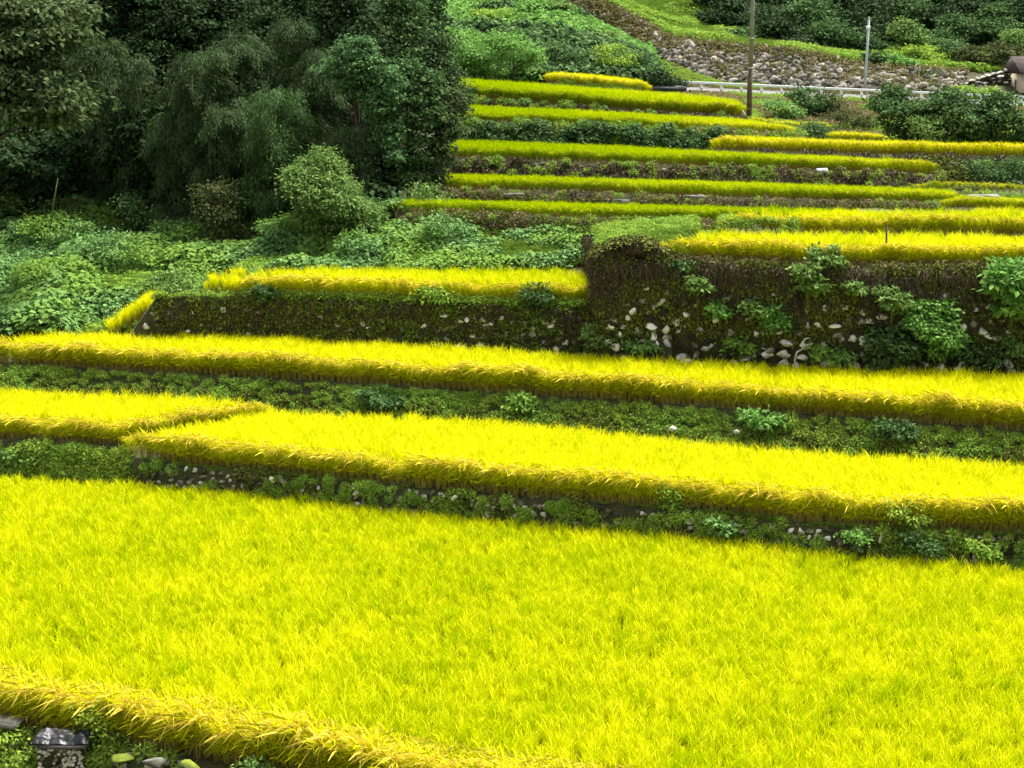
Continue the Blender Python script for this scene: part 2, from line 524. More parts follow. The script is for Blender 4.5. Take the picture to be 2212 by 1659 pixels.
def strips(n, base, dirs, L, Wd, bend, seg=3, droop=None, ridge=0.0):
    """n blades: base (n,3), dirs (n,3) start direction, bend (n,3) added quadratically. Returns V,Q"""
    t = np.linspace(0, 1, seg + 1)
    pts = base[:, None] + dirs[:, None] * (L[:, None] * t)[..., None] + bend[:, None] * (L[:, None] * t ** 2)[..., None]
    th = rng.random(n) * 2 * pi
    side = np.stack([np.cos(th), np.sin(th), np.zeros(n)], -1)
    tang = dirs + bend
    side = np.cross(tang, side)
    side /= np.linalg.norm(side, axis=1)[:, None] + 1e-9
    wt = np.array([.6, 1, .8, .12]) if seg == 3 else np.interp(t, [0, .3, .7, 1], [.6, 1, .8, .1])
    off = side[:, None] * (Wd[:, None] * wt[None] / 2)[..., None]
    V = np.stack([pts - off, pts + off], 2).reshape(n, -1, 3)
    q = np.array([[2 * k, 2 * k + 1, 2 * k + 3, 2 * k + 2] for k in range(seg)])
    Q = (q[None] + (np.arange(n) * (2 * (seg + 1)))[:, None, None]).reshape(-1, 4)
    return V.reshape(-1, 3), Q


def rice_clump(name, edge):
    b = MB()
    n = 14
    th = rng.random(n) * 2 * pi
    r = rng.random(n) * .045
    base = np.stack([r * np.cos(th), r * np.sin(th), np.zeros(n)], -1)
    d = np.stack([.14 * np.cos(th), .14 * np.sin(th) - (.06 if edge else 0), np.ones(n)], -1)
    v, q = strips(n, base, d, np.full(n, .42) * rng.uniform(.8, 1.15, n), np.full(n, .017), np.zeros((n, 3)))
    b.add(v, q, 0)

    def tuft(n, h0, h1, L0, L1, W0, W1, lean, spread, sag, m, yoff=0.0):
        th = rng.random(n) * 2 * pi
        r = rng.random(n) * .08
        base = np.stack([r * np.cos(th), r * np.sin(th) - yoff, rng.uniform(h0, h1, n)], -1)
        ly = -lean * rng.uniform(.2, 1.0, n)
        lx = rng.normal(0, .12, n) + (-.25 * lean)
        d = np.stack([spread * np.cos(th) + lx * .4, spread * np.sin(th) + ly * .4, np.ones(n)], -1)
        d /= np.linalg.norm(d, axis=1)[:, None]
        hor = np.stack([spread * 1.3 * np.cos(th) + lx, spread * 1.3 * np.sin(th) + ly, -sag * rng.uniform(.4, 1.4, n)], -1)
        b.add(*strips(n, base, d, rng.uniform(L0, L1, n), rng.uniform(W0, W1, n), hor), m)
    if edge:
        tuft(20, .3, .48, .28, .42, .009, .016, .2, .2, .2, 1)
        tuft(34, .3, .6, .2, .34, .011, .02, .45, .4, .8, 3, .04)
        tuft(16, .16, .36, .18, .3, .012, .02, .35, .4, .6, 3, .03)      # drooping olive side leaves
        tuft(12, .5, .62, .22, .34, .016, .027, .85, .3, .9, 4, .03)         # ears that hang outwards
        tuft(5, .45, .6, .24, .34, .014, .022, .3, .3, .5, 2)
    else:
        tuft(44, .22, .46, .3, .48, .007, .014, .06, .12, .07, 1)
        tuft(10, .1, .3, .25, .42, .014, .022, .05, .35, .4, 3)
        tuft(10, .44, .6, .22, .36, .012, .02, .12, .2, .28, 2)
    return make_mesh(name, np.vstack(b.V), b.Q, [M['rice_stalk'], M['rice_leaf'], M['rice_ear'], M['rice_low'], M['rice_droop']], np.concatenate(b.M))


def leaf_kites(P0, D, Nn, L, W):
    """one kite-shaped, slightly folded leaf per point"""
    S = np.cross(D, Nn)
    S /= np.linalg.norm(S, axis=1)[:, None] + 1e-9
    U = np.cross(S, D)
    l = L[:, None]
    w_ = W[:, None] / 2
    a = P0
    b = P0 + D * l * .42 + S * w_
    c = P0 + D * l - U * l * .12
    d = P0 + D * l * .42 - S * w_
    V = np.stack([a, b, c, d], 1).reshape(-1, 3)
    Q = np.arange(len(V)).reshape(-1, 4)
    return V, Q


def unit(v):
    return v / (np.linalg.norm(v, axis=1)[:, None] + 1e-9)


def weed_clump(name, mat, n, R, Hh, L, W, up=.3, grassy=0):
    b = MB()
    if grassy:
        m = grassy
        th = rng.random(m) * 2 * pi
        r = R * .4 * rng.random(m)
        base = np.stack([r * np.cos(th), r * np.sin(th), np.zeros(m)], -1)
        d = unit(np.stack([.4 * np.cos(th), .4 * np.sin(th), np.ones(m)], -1))
        bend = np.stack([.5 * np.cos(th), .5 * np.sin(th), -.45 * np.ones(m)], -1) * rng.uniform(.4, 1.3, m)[:, None]
        v, q = strips(m, base, d, rng.uniform(.6, 1.1, m) * Hh * 1.2, rng.uniform(.012, .022, m), bend)
        b.add(v, q)
    if n:
        th = rng.random(n) * 2 * pi
        ph = np.arccos(rng.uniform(0.02, 1, n))
        rr = rng.uniform(.7, 1.0, n)
        p = np.stack([R * np.sin(ph) * np.cos(th) * rr, R * np.sin(ph) * np.sin(th) * rr, Hh * np.cos(ph) * rr], -1)
        D = unit(np.stack([np.cos(th), np.sin(th), rng.uniform(-.6, .35, n)], -1) + rng.normal(0, .35, (n, 3)))
        Nn = unit(np.stack([.5 * np.cos(th), .5 * np.sin(th), np.ones(n) * .9], -1) + rng.normal(0, .3, (n, 3)))
        v, q = leaf_kites(p - D * L * .5, D, Nn, rng.uniform(.7, 1.25, n) * L, rng.uniform(.7, 1.25, n) * W)
        b.add(v, q)
    return make_mesh(name, np.vstack(b.V), b.Q, mat, np.concatenate(b.M))


def hang_clump(name, mat, n=30, L=.4):
    """dead stems that spill over and hang down"""
    th = rng.uniform(-.5 * pi - 1.1, -.5 * pi + 1.1, n)
    base = np.stack([rng.uniform(-.15, .15, n), rng.uniform(-.05, .1, n), rng.uniform(-.05, .1, n)], -1)
    d = unit(np.stack([.6 * np.cos(th), .6 * np.sin(th), rng.uniform(.1, .8, n)], -1))
    bend = np.stack([.2 * np.cos(th), .2 * np.sin(th), -1.3 * np.ones(n)], -1)
    v, q = strips(n, base, d, rng.uniform(.5, 1.2, n) * L, rng.uniform(.012, .03, n), bend)
    b = MB()
    b.add(v, q)
    m = n
    p = np.stack([rng.uniform(-.2, .2, m), rng.uniform(-.22, -.02, m), rng.uniform(-.3, .12, m)], -1)
    D = unit(np.stack([rng.normal(0, .5, m), -rng.random(m), -rng.random(m) * 1.4], -1))
    Nn = unit(np.stack([rng.normal(0, .4, m), -np.ones(m), np.ones(m) * .6], -1))
    v, q = leaf_kites(p, D, Nn, rng.uniform(.05, .1, m), rng.uniform(.04, .08, m))
    b.add(v, q)
    return make_mesh(name, np.vstack(b.V), b.Q, mat, np.concatenate(b.M))


def coll(name, meshes):
    c = bpy.data.collections.new(name)
    for i, me in enumerate(meshes):
        o = bpy.data.objects.new('%s_%02d' % (name, i), me)
        c.objects.link(o)
    return c


SRC = {
    'rice': coll('rice_plant', [rice_clump('rice_plant', False) for _ in range(6)] + [rice_clump('rice_plant_edge', True) for _ in range(5)]),
    'weed': coll('weed_plant', [weed_clump('weed', M['lf_weed'], 60, .3, .28, .1, .05, grassy=45) for _ in range(4)]),
    'kudzu': coll('kudzu_plant', [weed_clump('kudzu', M['lf_kudzu'], 170, .48, .36, .12, .095) for _ in range(5)]),
    'ivy': coll('ivy_plant', [weed_clump('ivy', M['lf_ivy'], 75, .3, .2, .09, .07) for _ in range(4)]),
    'dead': coll('dead_plant', [hang_clump('dead', M['lf_dead'], 45, .4) for _ in range(4)]),
    'grass': coll('grass_plant', [weed_clump('grass', M['lf_grass'], 0, .4, .32, .1, .05, grassy=70) for _ in range(4)]),
    'dry': coll('dry_plant', [weed_clump('dry', M['lf_dry'], 30, .3, .25, .1, .05, grassy=40) for _ in range(4)]),
    'mid': coll('mid_plant', [weed_clump('mid', M['lf_mid'], 110, .5, .5, .17, .11) for _ in range(4)]),
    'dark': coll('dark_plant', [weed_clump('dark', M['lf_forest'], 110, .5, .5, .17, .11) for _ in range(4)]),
    'bright': coll('bright_plant', [weed_clump('bright', M['lf_bright'], 90, .42, .4, .17, .11) for _ in range(4)]),
}
NG = {}


def node_group(src):
    if src in NG:
        return NG[src]
    g = bpy.data.node_groups.new('scatter_' + src, 'GeometryNodeTree')
    g.interface.new_socket('Geometry', in_out='INPUT', socket_type='NodeSocketGeometry')
    g.interface.new_socket('Geometry', in_out='OUTPUT', socket_type='NodeSocketGeometry')
    N, L = g.nodes, g.links
    gi, go = N.new('NodeGroupInput'), N.new('NodeGroupOutput')
    ci = N.new('GeometryNodeCollectionInfo')
    ci.inputs[0].default_value = SRC[src]
    ci.inputs[1].default_value = True
    ci.inputs[2].default_value = True
    ip = N.new('GeometryNodeInstanceOnPoints')
    ip.inputs['Pick Instance'].default_value = True

    def attr(nm, ty):
        a = N.new('GeometryNodeInputNamedAttribute')
        a.data_type = ty
        a.inputs[0].default_value = nm
        return [s for s in a.outputs if s.enabled and s.name == 'Attribute'][0]
    L.new(gi.outputs[0], ip.inputs['Points'])
    L.new(ci.outputs[0], ip.inputs['Instance'])
    L.new(attr('idx', 'INT'), ip.inputs['Instance Index'])
    L.new(attr('rot', 'FLOAT_VECTOR'), ip.inputs['Rotation'])
    L.new(attr('scl', 'FLOAT_VECTOR'), ip.inputs['Scale'])
    L.new(ip.outputs[0], go.inputs[0])
    NG[src] = g
    return g


def scatter(name, src, pts, scl, label, cat, rot=None, idx=None, tint=None, ntype=4, loc=None):
    n = len(pts)
    me = bpy.data.meshes.new(name)
    me.vertices.add(n)
    me.vertices.foreach_set('co', np.asarray(pts, np.float32).ravel())
    if rot is None:
        rot = np.stack([rng.normal(0, .08, n), rng.normal(0, .08, n), rng.random(n) * 6.28], -1)
    if idx is None:
        idx = rng.integers(0, ntype, n)
    scl = np.asarray(scl, float)
    if scl.ndim == 1:
        scl = np.repeat(scl[:, None], 3, 1)
    for nm, ty, arr in (('rot', 'FLOAT_VECTOR', rot), ('scl', 'FLOAT_VECTOR', scl)):
        a = me.attributes.new(nm, ty, 'POINT')
        a.data.foreach_set('vector', np.asarray(arr, np.float32).ravel())
    a = me.attributes.new('idx', 'INT', 'POINT')
    a.data.foreach_set('value', np.asarray(idx, np.int32))
    a = me.attributes.new('tint', 'FLOAT', 'POINT')
    a.data.foreach_set('value', np.asarray(tint if tint is not None else np.zeros(n), np.float32))
    o = link(name, me)
    md = o.modifiers.new('scatter', 'NODES')
    md.node_group = node_group(src)
    return tag(o, label, cat, kind='stuff')


# ---------------------------------------------------------------- rice fields
def grow_rice(f, label, t_lo, t_hi, sp=.21, alo=-.44, ahi=.5, edge_gold=.25, patch=3.0, ezone=.3, escale=1.0, grad=0.0):
    a0, a1 = max(f['a0'], alo), min(f['a1'], ahi)
    fo, ba = f['foot'], f['back']
    aa = np.linspace(a0, a1, 200)
    ymin = max(fo.y(aa).min(), 20.5)
    ymax = ba.y(aa).max()
    xs = np.arange(a0 * ymax - 1, a1 * ymax + 1, sp)
    ys = np.arange(ymin - 3, ymax + 3, sp * 1.15)
    X, Y = np.meshgrid(xs, ys)
    # rows follow the front edge: shear by the mean slope of the foot line
    sl = (fo.y(a1) - fo.y(a0)) / (a1 * fo.y(a1) - a0 * fo.y(a0))
    Y = Y + sl * X
    X = (X + rng.normal(0, sp * .16, X.shape)).ravel()
    Y = (Y + rng.normal(0, sp * .14, Y.shape)).ravel()
    a = X / np.maximum(Y, 1)
    ok = (a > a0) & (a < a1) & (Y > fo.y(a) + .12) & (Y < ba.y(a)) & (Y > 20.5)
    X, Y, a = X[ok], Y[ok], a[ok]
    # front row planted right along the edge
    na = int((a1 * fo.y(a1) - a0 * fo.y(a0)) / (sp * .8))
    ea = np.linspace(a0, a1, max(na, 3))
    ea = ea[fo.y(ea) > 20.5]
    eY = fo.y(ea) + rng.uniform(-.03, .08, len(ea))
    X = np.concatenate([X, ea * eY])
    Y = np.concatenate([Y, eY])
    a = np.concatenate([a, ea])
    n = len(X)
    dist = Y - fo.y(a)
    edge = dist < ezone
    # ends of a field round off too
    dl = np.minimum(np.abs(X - a0 * Y), np.abs(a1 * Y - X))
    Z = fo.z(a) + (ba.z(a) - fo.z(a)) * np.clip((Y - fo.y(a)) / np.maximum(ba.y(a) - fo.y(a), .1), 0, 1) - .02
    idx = np.where(edge, rng.integers(6, 11, n), rng.integers(0, 6, n))
    und = (vnoise(X, Y, 1.6, 5) - .5) * .09 + (vnoise(X, Y, .5, 6) - .5) * .07
    rnd = np.clip(dl / .5, 0, 1) * .25 + .75
    # plants along an edge stand unevenly: some lean further out, some are short
    rag = np.where(edge, 1 + (vnoise(X, Y, .7, 30) - .5) * .3, 1.0)
    rnd = rnd * rag
    s = f['rh'] / .83 * (1 + und) * rng.uniform(.93, 1.06, n) * rnd
    s = np.where(edge, s * .93 * (1 + (escale - 1) * np.clip(1 - dist / ezone, 0, 1)), s)
    rz = np.where(edge, rng.normal(0, .3, n), rng.random(n) * 6.28)
    rot = np.stack([rng.normal(0, .06, n) + (vnoise(X, Y, .9, 31) - .5) * .2, rng.normal(0, .06, n) + (vnoise(X, Y, 1.1, 32) - .5) * .25, rz], -1)
    t = t_lo + (t_hi - t_lo) * np.clip((vnoise(X, Y, patch, 8) - .25) * 1.6, 0, 1) + rng.normal(0, .1, n)
    t = t + grad * np.clip((a - a0) / (a1 - a0), 0, 1) + edge_gold * np.exp(-dist / .6)
    sc = np.stack([np.maximum(s, .8), np.maximum(s, .8), s], -1)
    odd = rng.random(n) < .06
    sc[odd & ~edge] *= np.array([1.1, 1.1, 1.1])
    t = np.where(odd, t - .35, t)
    return scatter('rice_field', 'rice', np.stack([X, Y, Z], -1), sc, label, 'rice field', rot, idx, np.clip(t, -.3, 1))


grow_rice(fA, 'widest rice field filling the foreground, yellow green and ripening', .48, .74, .2, patch=1.3, ezone=1.5, escale=1.5, edge_gold=.7)
grow_rice(fB, 'long golden rice field just behind the foreground field, with bare stalks along its front', .85, 1.05, .2, ezone=.36, escale=1.06)
grow_rice(fB2, 'short golden rice strip at the left edge, a step above the stalky field', .85, 1.05, .2)
grow_rice(fC, 'long golden rice field at the foot of the dark stone walls', .85, 1.05, .2, ezone=.4, escale=1.08)
grow_rice(fD, 'rice field on top of the low wall left of the tall vine covered wall', .45, .85, .22)
grow_rice(fE, 'golden rice field on top of the tall vine covered wall', .6, 1.0, .22)
grow_rice(fE2, 'rice strip one small step above the field on the tall wall', .5, .95, .22)
grow_rice(fF6, 'green rice strip right behind the green weed patch, starting at the dark wood', -.15, .15, .25, edge_gold=-.15)
grow_rice(fF5, 'green rice strip above the low grey concrete edge', -.1, .2, .25, edge_gold=-.15, grad=.32)
grow_rice(fF5b, 'smallest green rice plot at the right edge, below the grey channel', .1, .4, .25, edge_gold=.1)
grow_rice(fF5r, 'green rice plot at the right edge below the dark brambles', .2, .5, .25, edge_gold=.1)
grow_rice(fF4, 'green rice strip above the brown stone bank, yellow at its right end', -.3, .0, .25, edge_gold=-.15, grad=.64)
grow_rice(fF4r, 'long yellow rice strip below the big round shrubs on the right', .85, 1.05, .25)
grow_rice(fF3, 'green and yellow rice strip above the row of bushes', -.3, .0, .25, edge_gold=-.15, grad=.88)
grow_rice(fF3b, 'thin yellow rice plot right of the utility pole foot', .6, .9, .25)
grow_rice(fF3c, 'tiny yellow rice plot below the brown shrub', .6, .9, .25)
grow_rice(fF2, 'tall rice strip ending beside the utility pole, leafy plants along its front', -.3, .1, .25, edge_gold=-.15, grad=.72)
grow_rice(fF1, 'highest and shortest yellow rice strip, below the green mound', .65, 1.0, .25)


# ---------------------------------------------------------------- banks: weeds, ivy, dead vines
def band(px0, px1, near, far, dens, sp_noise=None, keep=.0, nseed=0):
    """random ground points between two polylines of (px, py, d) given as Line or list; dens per m2"""
    ln = near if isinstance(near, Line) else Line([at(*q) for q in near])
    lf = far if isinstance(far, Line) else Line([at(*q) for q in far])
    a0, a1 = (px0 - 1106) / F / 1.0, (px1 - 1106) / F / 1.0
    ym = float(lf.y((a0 + a1) / 2))
    area = abs(a1 - a0) * ym * max(1.0, float(np.mean(lf.y(np.linspace(a0, a1, 20)) - ln.y(np.linspace(a0, a1, 20)))))
    n = int(area * dens)
    a = rng.uniform(a0, a1, n)
    t = rng.random(n)
    Y = ln.y(a) * (1 - t) + lf.y(a) * t
    X = a * Y
    if keep:
        k = vnoise(X, Y, sp_noise or 1.0, 20 + nseed) > keep
        X, Y = X[k], Y[k]
    return X, Y, ground(X, Y)


def face_pts(f, px0, px1, dens, h0=0.0, h1=1.0, out=.05, keep=0.0, s_=1.0, seed=0, height=None):
    """random points on the wall face below the foot line of a field; h 0 = base, 1 = top edge"""
    a0, a1 = (px0 - 1106) / F, (px1 - 1106) / F
    am = (a0 + a1) / 2
    zt = float(f['foot'].z(am))
    L_ = abs(a1 - a0) * float(f['foot'].y(am))
    y0 = float(f['foot'].y(am)) - f['lip'] - f['sb'] - .15
    Hh = height or max(.4, zt - float(ground(am * y0, y0)))
    n = max(int(L_ * Hh * abs(h1 - h0) * dens), 1)
    a = rng.uniform(a0, a1, n)
    h = rng.uniform(h0, h1, n)
    yt = f['foot'].y(a) - f['lip']
    yb = yt - f['sb']
    zt = f['foot'].z(a)
    zb = ground(a * (yb - .12), yb - .12)
    Y = yb + (yt - yb) * h - out
    Z = zb + (zt - zb) * h
    X = a * Y
    if keep:
        k = vnoise(X, Z * 1.5, s_, 40 + seed) > keep
        X, Y, Z, h = X[k], Y[k], Z[k], h[k]
    return np.stack([X, Y, Z], -1), h


def out_rot(n, tilt=.9, j=.3):
    """turn a plant so that it leans out of a wall towards -Y"""
    return np.stack([rng.normal(tilt, j, n), rng.normal(0, .25, n), rng.normal(0, .4, n)], -1)


def cat_pts(*ps):
    return np.concatenate(ps)


def P3(t):
    return np.stack(t, -1)


# weedy bank between the stalky field and the field below the walls
p1, _ = face_pts(fC, -900, 2900, 60, 0, .93, .0, .1, .5)
x = P3(band(-300, 2500, Line([(fC['foot'].a[i] * (fC['foot'].Y[i] - .5), fC['foot'].Y[i] - .3, 0) for i in range(len(fC['foot'].a))]), fC['foot'], 12))
p1 = cat_pts(p1, x[x[:, 0] > 1e9])
scatter('weeds', 'weed', p1, rng.uniform(.4, .85, len(p1)) * (0.4 + .9 * vnoise(p1[:, 0], p1[:, 1], 1.3, 2)), 'green weedy bank between the two long golden fields', 'weeds', np.stack([rng.normal(.35, .2, len(p1)), rng.normal(0, .2, len(p1)), rng.random(len(p1)) * 1.2], -1))
p1, _ = face_pts(fC, -900, 2900, 14, 0, .6, .02, .3)
scatter('bank_undergrowth', 'ivy', p1, rng.uniform(.6, 1.1, len(p1)), 'dark ivy and litter along the bottom of the weedy bank', 'ivy', out_rot(len(p1)))

# weeds below the left strip
p1, _ = face_pts(fB2, -900, 268, 44, 0, .9, .05, .05, .6)
scatter('weeds', 'weed', p1, rng.uniform(.6, 1.2, len(p1)), 'weeds on the low bank at the left edge, under the short golden strip', 'weeds', out_rot(len(p1), .5))
p1, _ = face_pts(fB, 285, 2900, 26, 0, 1.0, .12, .4, .7, 1)
scatter('weeds', 'weed', p1, rng.uniform(.4, .75, len(p1)), 'tufts of weeds growing in the low stone edging below the bare stalks', 'weeds', out_rot(len(p1), .8))
fb_ = fB['foot']
X, Y, Z = band(285, 2700, Line([(fb_.a[i] * (fb_.Y[i] - .26), fb_.Y[i] - .26, 0) for i in range(len(fb_.a))]), Line([(fb_.a[i] * (fb_.Y[i] - .1), fb_.Y[i] - .1, 0) for i in range(len(fb_.a))]), 22, .9, .3)
scatter('grass', 'grass', P3((X, Y, Z)), rng.uniform(.2, .42, len(X)), 'short grass on the narrow ledge between the bare stalks and the stone edging', 'grass')
p1, _ = face_pts(fB, 285, 2900, 14, .1, 1.05, .1, .52, .9, 2)
scatter('ivy', 'ivy', p1, rng.uniform(.4, .8, len(p1)), 'ivy on the low stone edging below the bare stalks', 'ivy', out_rot(len(p1), .9))

# grass edge on the near side of the foreground field
p1, _ = face_pts(fA, -700, 1300, 22, 0, 1.03, .1, height=1.3)
a_ = p1[:, 0] / p1[:, 1]
k = (p1[:, 1] > 19) & ((a_ < -.25) | (a_ > -.165) | (rng.random(len(p1)) < .3))
p1 = p1[k]
scatter('weeds', 'weed', p1, rng.uniform(.5, .95, len(p1)), 'weeds on the bank in the bottom left corner, around the mossy stones', 'weeds', out_rot(len(p1), .6))

# low wall (left) and tall wall (right)
p1, h1 = face_pts(fD, 330, 1290, 50, .02, .95, .06)
k = rng.random(len(p1)) < np.where(p1[:, 0] / p1[:, 1] > -.055, .02 + .55 * h1, .8)
p1 = p1[k]
scatter('ivy', 'ivy', p1, rng.uniform(.5, .95, len(p1)), 'dark ivy covering the low wall left of the tall wall', 'ivy', out_rot(len(p1), 1.1))
p1, h1 = face_pts(fD, 322, 1290, 13, .25, .85, .08, .3, .5)
scatter('dead_vines', 'dead', p1, rng.uniform(.4, .75, len(p1)), 'brown dead vines spilling over the low wall', 'dead vines', np.stack([rng.normal(0, .15, len(p1)), rng.normal(0, .15, len(p1)), rng.normal(0, .3, len(p1))], -1))
p1, h1 = face_pts(fE, 1288, 2900, 52, .0, 1.0, .06)
n_ = vnoise(p1[:, 0], p1[:, 2] * 1.3, .8, 50)
k = rng.random(len(p1)) < np.clip(.05 + 1.5 * (h1 - .4) + (n_ - .5) * 1.5, .03, .9)
p1 = p1[k]
scatter('ivy', 'ivy', p1, rng.uniform(.5, 1.0, len(p1)), 'olive green ivy over the middle of the tall stone wall', 'ivy', out_rot(len(p1), 1.15))
p1, h1 = face_pts(fE, 1288, 2900, 44, .55, 1.0, .10)
k = rng.random(len(p1)) < np.clip((h1 - .62) * 2.2, .08, .7)
p1 = p1[k]
scatter('dead_vines', 'dead', p1, rng.uniform(.45, .9, len(p1)), 'thick fringe of dead brown vines hanging over the top of the tall wall', 'dead vines', np.stack([rng.normal(0, .15, len(p1)), rng.normal(0, .15, len(p1)), rng.normal(0, .3, len(p1))], -1))
# mound of dead vines at the left end of the tall wall, with its side face
n = 420
u = rng.random(n)
px_ = rng.uniform(1288, 1450, n)
Yw = float(fE['foot'].y(.08)) - .5
ax = (px_ - 1106) / F
topz = H - 6.49 + .12 + .42 * np.sin(np.clip((px_ - 1285) / 170, 0, 1) * pi)
Ym = Yw + rng.uniform(0, 1.2, n)
Xm = ax * Ym
p1 = np.stack([Xm, Ym, topz - .1 * rng.random(n)], -1)
n2_ = 110
ys_ = rng.uniform(Yw, Yw + 6, n2_)
p2 = np.stack([np.full(n2_, (1287 - 1106) / F * Yw) + .12 + rng.normal(0, .05, n2_), ys_, H - 8.2 + rng.random(n2_) * 1.9], -1)
p1 = cat_pts(p1, p2)
scatter('dead_vines', 'dead', p1, rng.uniform(.5, .85, len(p1)), 'mound of dead vines on the rounded left corner of the tall wall', 'dead vines', np.stack([rng.normal(0, .15, len(p1)), rng.normal(0, .15, len(p1)), np.concatenate([rng.normal(0, .5, n), rng.normal(-1.2, .4, n2_)])], -1))
p1 = np.stack([Xm, Ym, topz - .35 * rng.random(n)], -1)[:200]
scatter('ivy', 'ivy', p1, rng.uniform(.9, 1.3, len(p1)), 'dark ivy at the left corner of the tall wall', 'ivy')

p1, _ = face_pts(fD, 328, 545, 60, .9, 1.02, .0)
scatter('weeds', 'weed', p1, rng.uniform(.4, .8, len(p1)), 'weeds on the top edge of the left end of the low wall', 'weeds')
p1, _ = face_pts(fD, 500, 1290, 14, .8, 1.0, .12, .35)
scatter('dead_vines', 'dead', p1, rng.uniform(.4, .7, len(p1)), 'dry brown fringe on the top edge of the low wall', 'dead vines', np.stack([rng.normal(0, .15, len(p1)), rng.normal(0, .15, len(p1)), rng.normal(0, .3, len(p1))], -1))
# weeds along the foot of the rice on both walls
X, Y, Z = band(330, 1285, Line([(fD['foot'].a[i] * (fD['foot'].Y[i] - .45), fD['foot'].Y[i] - .45, 0) for i in range(len(fD['foot'].a))]), fD['foot'], 34)
scatter('weeds', 'weed', P3((X, Y, Z + .0)), rng.uniform(.6, 1.2, len(X)), 'weeds along the foot of the rice on the low wall', 'weeds')
X, Y, Z = band(1290, 2500, Line([(fE['foot'].a[i] * (fE['foot'].Y[i] - .5), fE['foot'].Y[i] - .5, 0) for i in range(len(fE['foot'].a))]), fE['foot'], 9, .8, .35)
scatter('weeds', 'dry', P3((X, Y, Z + .0)), rng.uniform(.6, 1.1, len(X)), 'dry yellow green weeds along the foot of the rice on the tall wall', 'weeds')
X, Y, Z = band(1560, 1760, [(1560, 498, 53), (1760, 500, 52.3)], [(1560, 498, 53.8), (1760, 500, 53)], 14)
scatter('weeds', 'weed', P3((X, Y, Z + .35)), rng.uniform(.6, 1.0, len(X)), 'weed patch between the two rice steps above the tall wall', 'weeds')

# the abandoned, overgrown plots on the left
near = [(-700, 715, 56.0), (0, 725, 56.0), (320, 700, 56.0), (430, 620, 58.5), (840, 560, 58.6)]
far = [(-700, 470, 76), (0, 470, 75), (600, 480, 70), (840, 475, 66.5)]
X, Y, Z = band(-420, 860, near, far, 12)
a = X / Y
nn = vnoise(X, Y, 2.2, 11)
k = nn > .27
hh = .5 + 1.2 * np.clip(nn - .27, 0, 1) * 2
scatter('kudzu', 'kudzu', P3((X, Y, Z + np.clip(nn - .45, 0, 1) * .8))[k], (rng.uniform(.75, 1.25, len(X)) * hh)[k], 'blue green broad leaved vines heaped over the abandoned plot on the left', 'kudzu')
scatter('weeds', 'weed', P3((X, Y, Z))[~k], (rng.uniform(1.0, 1.7, len(X)))[~k], 'lighter weeds between the heaps of vines on the abandoned plot', 'weeds')
X, Y, Z = band(850, 1290, [(850, 560, 57.6), (1290, 560, 57.4)], [(850, 500, 62.0), (1290, 505, 59.6)], 17)
nn = vnoise(X, Y, 1.2, 12)
k = (nn > .55) | ((X / Y < -.01) & (nn > .25))
scatter('kudzu', 'kudzu', P3((X, Y, Z))[k], rng.uniform(.6, 1.3, k.sum()), 'broad leaved vines at the right end of the overgrown plot', 'kudzu')
scatter('weeds', 'grass', P3((X, Y, Z))[~k], rng.uniform(.7, 1.2, (~k).sum()), 'bright green grass patch between the wood and the golden fields', 'grass')
X, Y, Z = band(1290, 1620, [(1290, 530, 53.5), (1620, 480, 56)], [(1290, 505, 59), (1620, 480, 58.4)], 17)
k = vnoise(X, Y, 1.0, 13) > .3
scatter('weeds', 'grass', P3((X, Y, Z))[~k], rng.uniform(.6, 1.1, (~k).sum()), 'green grass behind the vine mound of the tall wall', 'grass')
scatter('weeds', 'weed', P3((X, Y, Z))[k], rng.uniform(.6, 1.1, k.sum()), 'leafy weeds behind the vine mound of the tall wall', 'weeds')
X, Y, Z = band(395, 560, [(395, 640, 55.6), (560, 640, 55.0)], [(395, 600, 58.5), (560, 580, 58.5)], 10)
scatter('weeds', 'weed', P3((X, Y, Z)), rng.uniform(.9, 1.5, len(X)), 'tall weeds at the left end of the low wall', 'weeds')

X, Y, Z = band(1400, 1520, [(1400, 548, 51.9), (1520, 548, 51.9)], [(1400, 500, 56), (1520, 490, 55)], 16)
k = Y > np.where(X / Y > .094, fE['back'].y(X / Y) + .1, 0)
scatter('weeds', 'grass', P3((X, Y, Z))[k], rng.uniform(.7, 1.1, k.sum()), 'grass behind the left tip of the rice on the tall wall', 'grass')
# low banks of the upper strips
def bank(f, px0, px1, src, label, cat, dens=22, s0=.6, s1=1.1, h0=0, h1=1.05, keep=0, tilt=.5, out=.1, seed=0, ntype=4, minh=None):
    p, h = face_pts(f, px0, px1, dens, h0, h1, out, keep, 1.2, seed, height=minh)
    r = out_rot(len(p), tilt)
    if src == 'dead':
        r = np.stack([rng.normal(0, .15, len(p)), rng.normal(0, .15, len(p)), rng.normal(0, .3, len(p))], -1)
    return scatter(cat.replace(' ', '_'), src, p, rng.uniform(s0, s1, len(p)), label, cat, r, ntype=ntype)


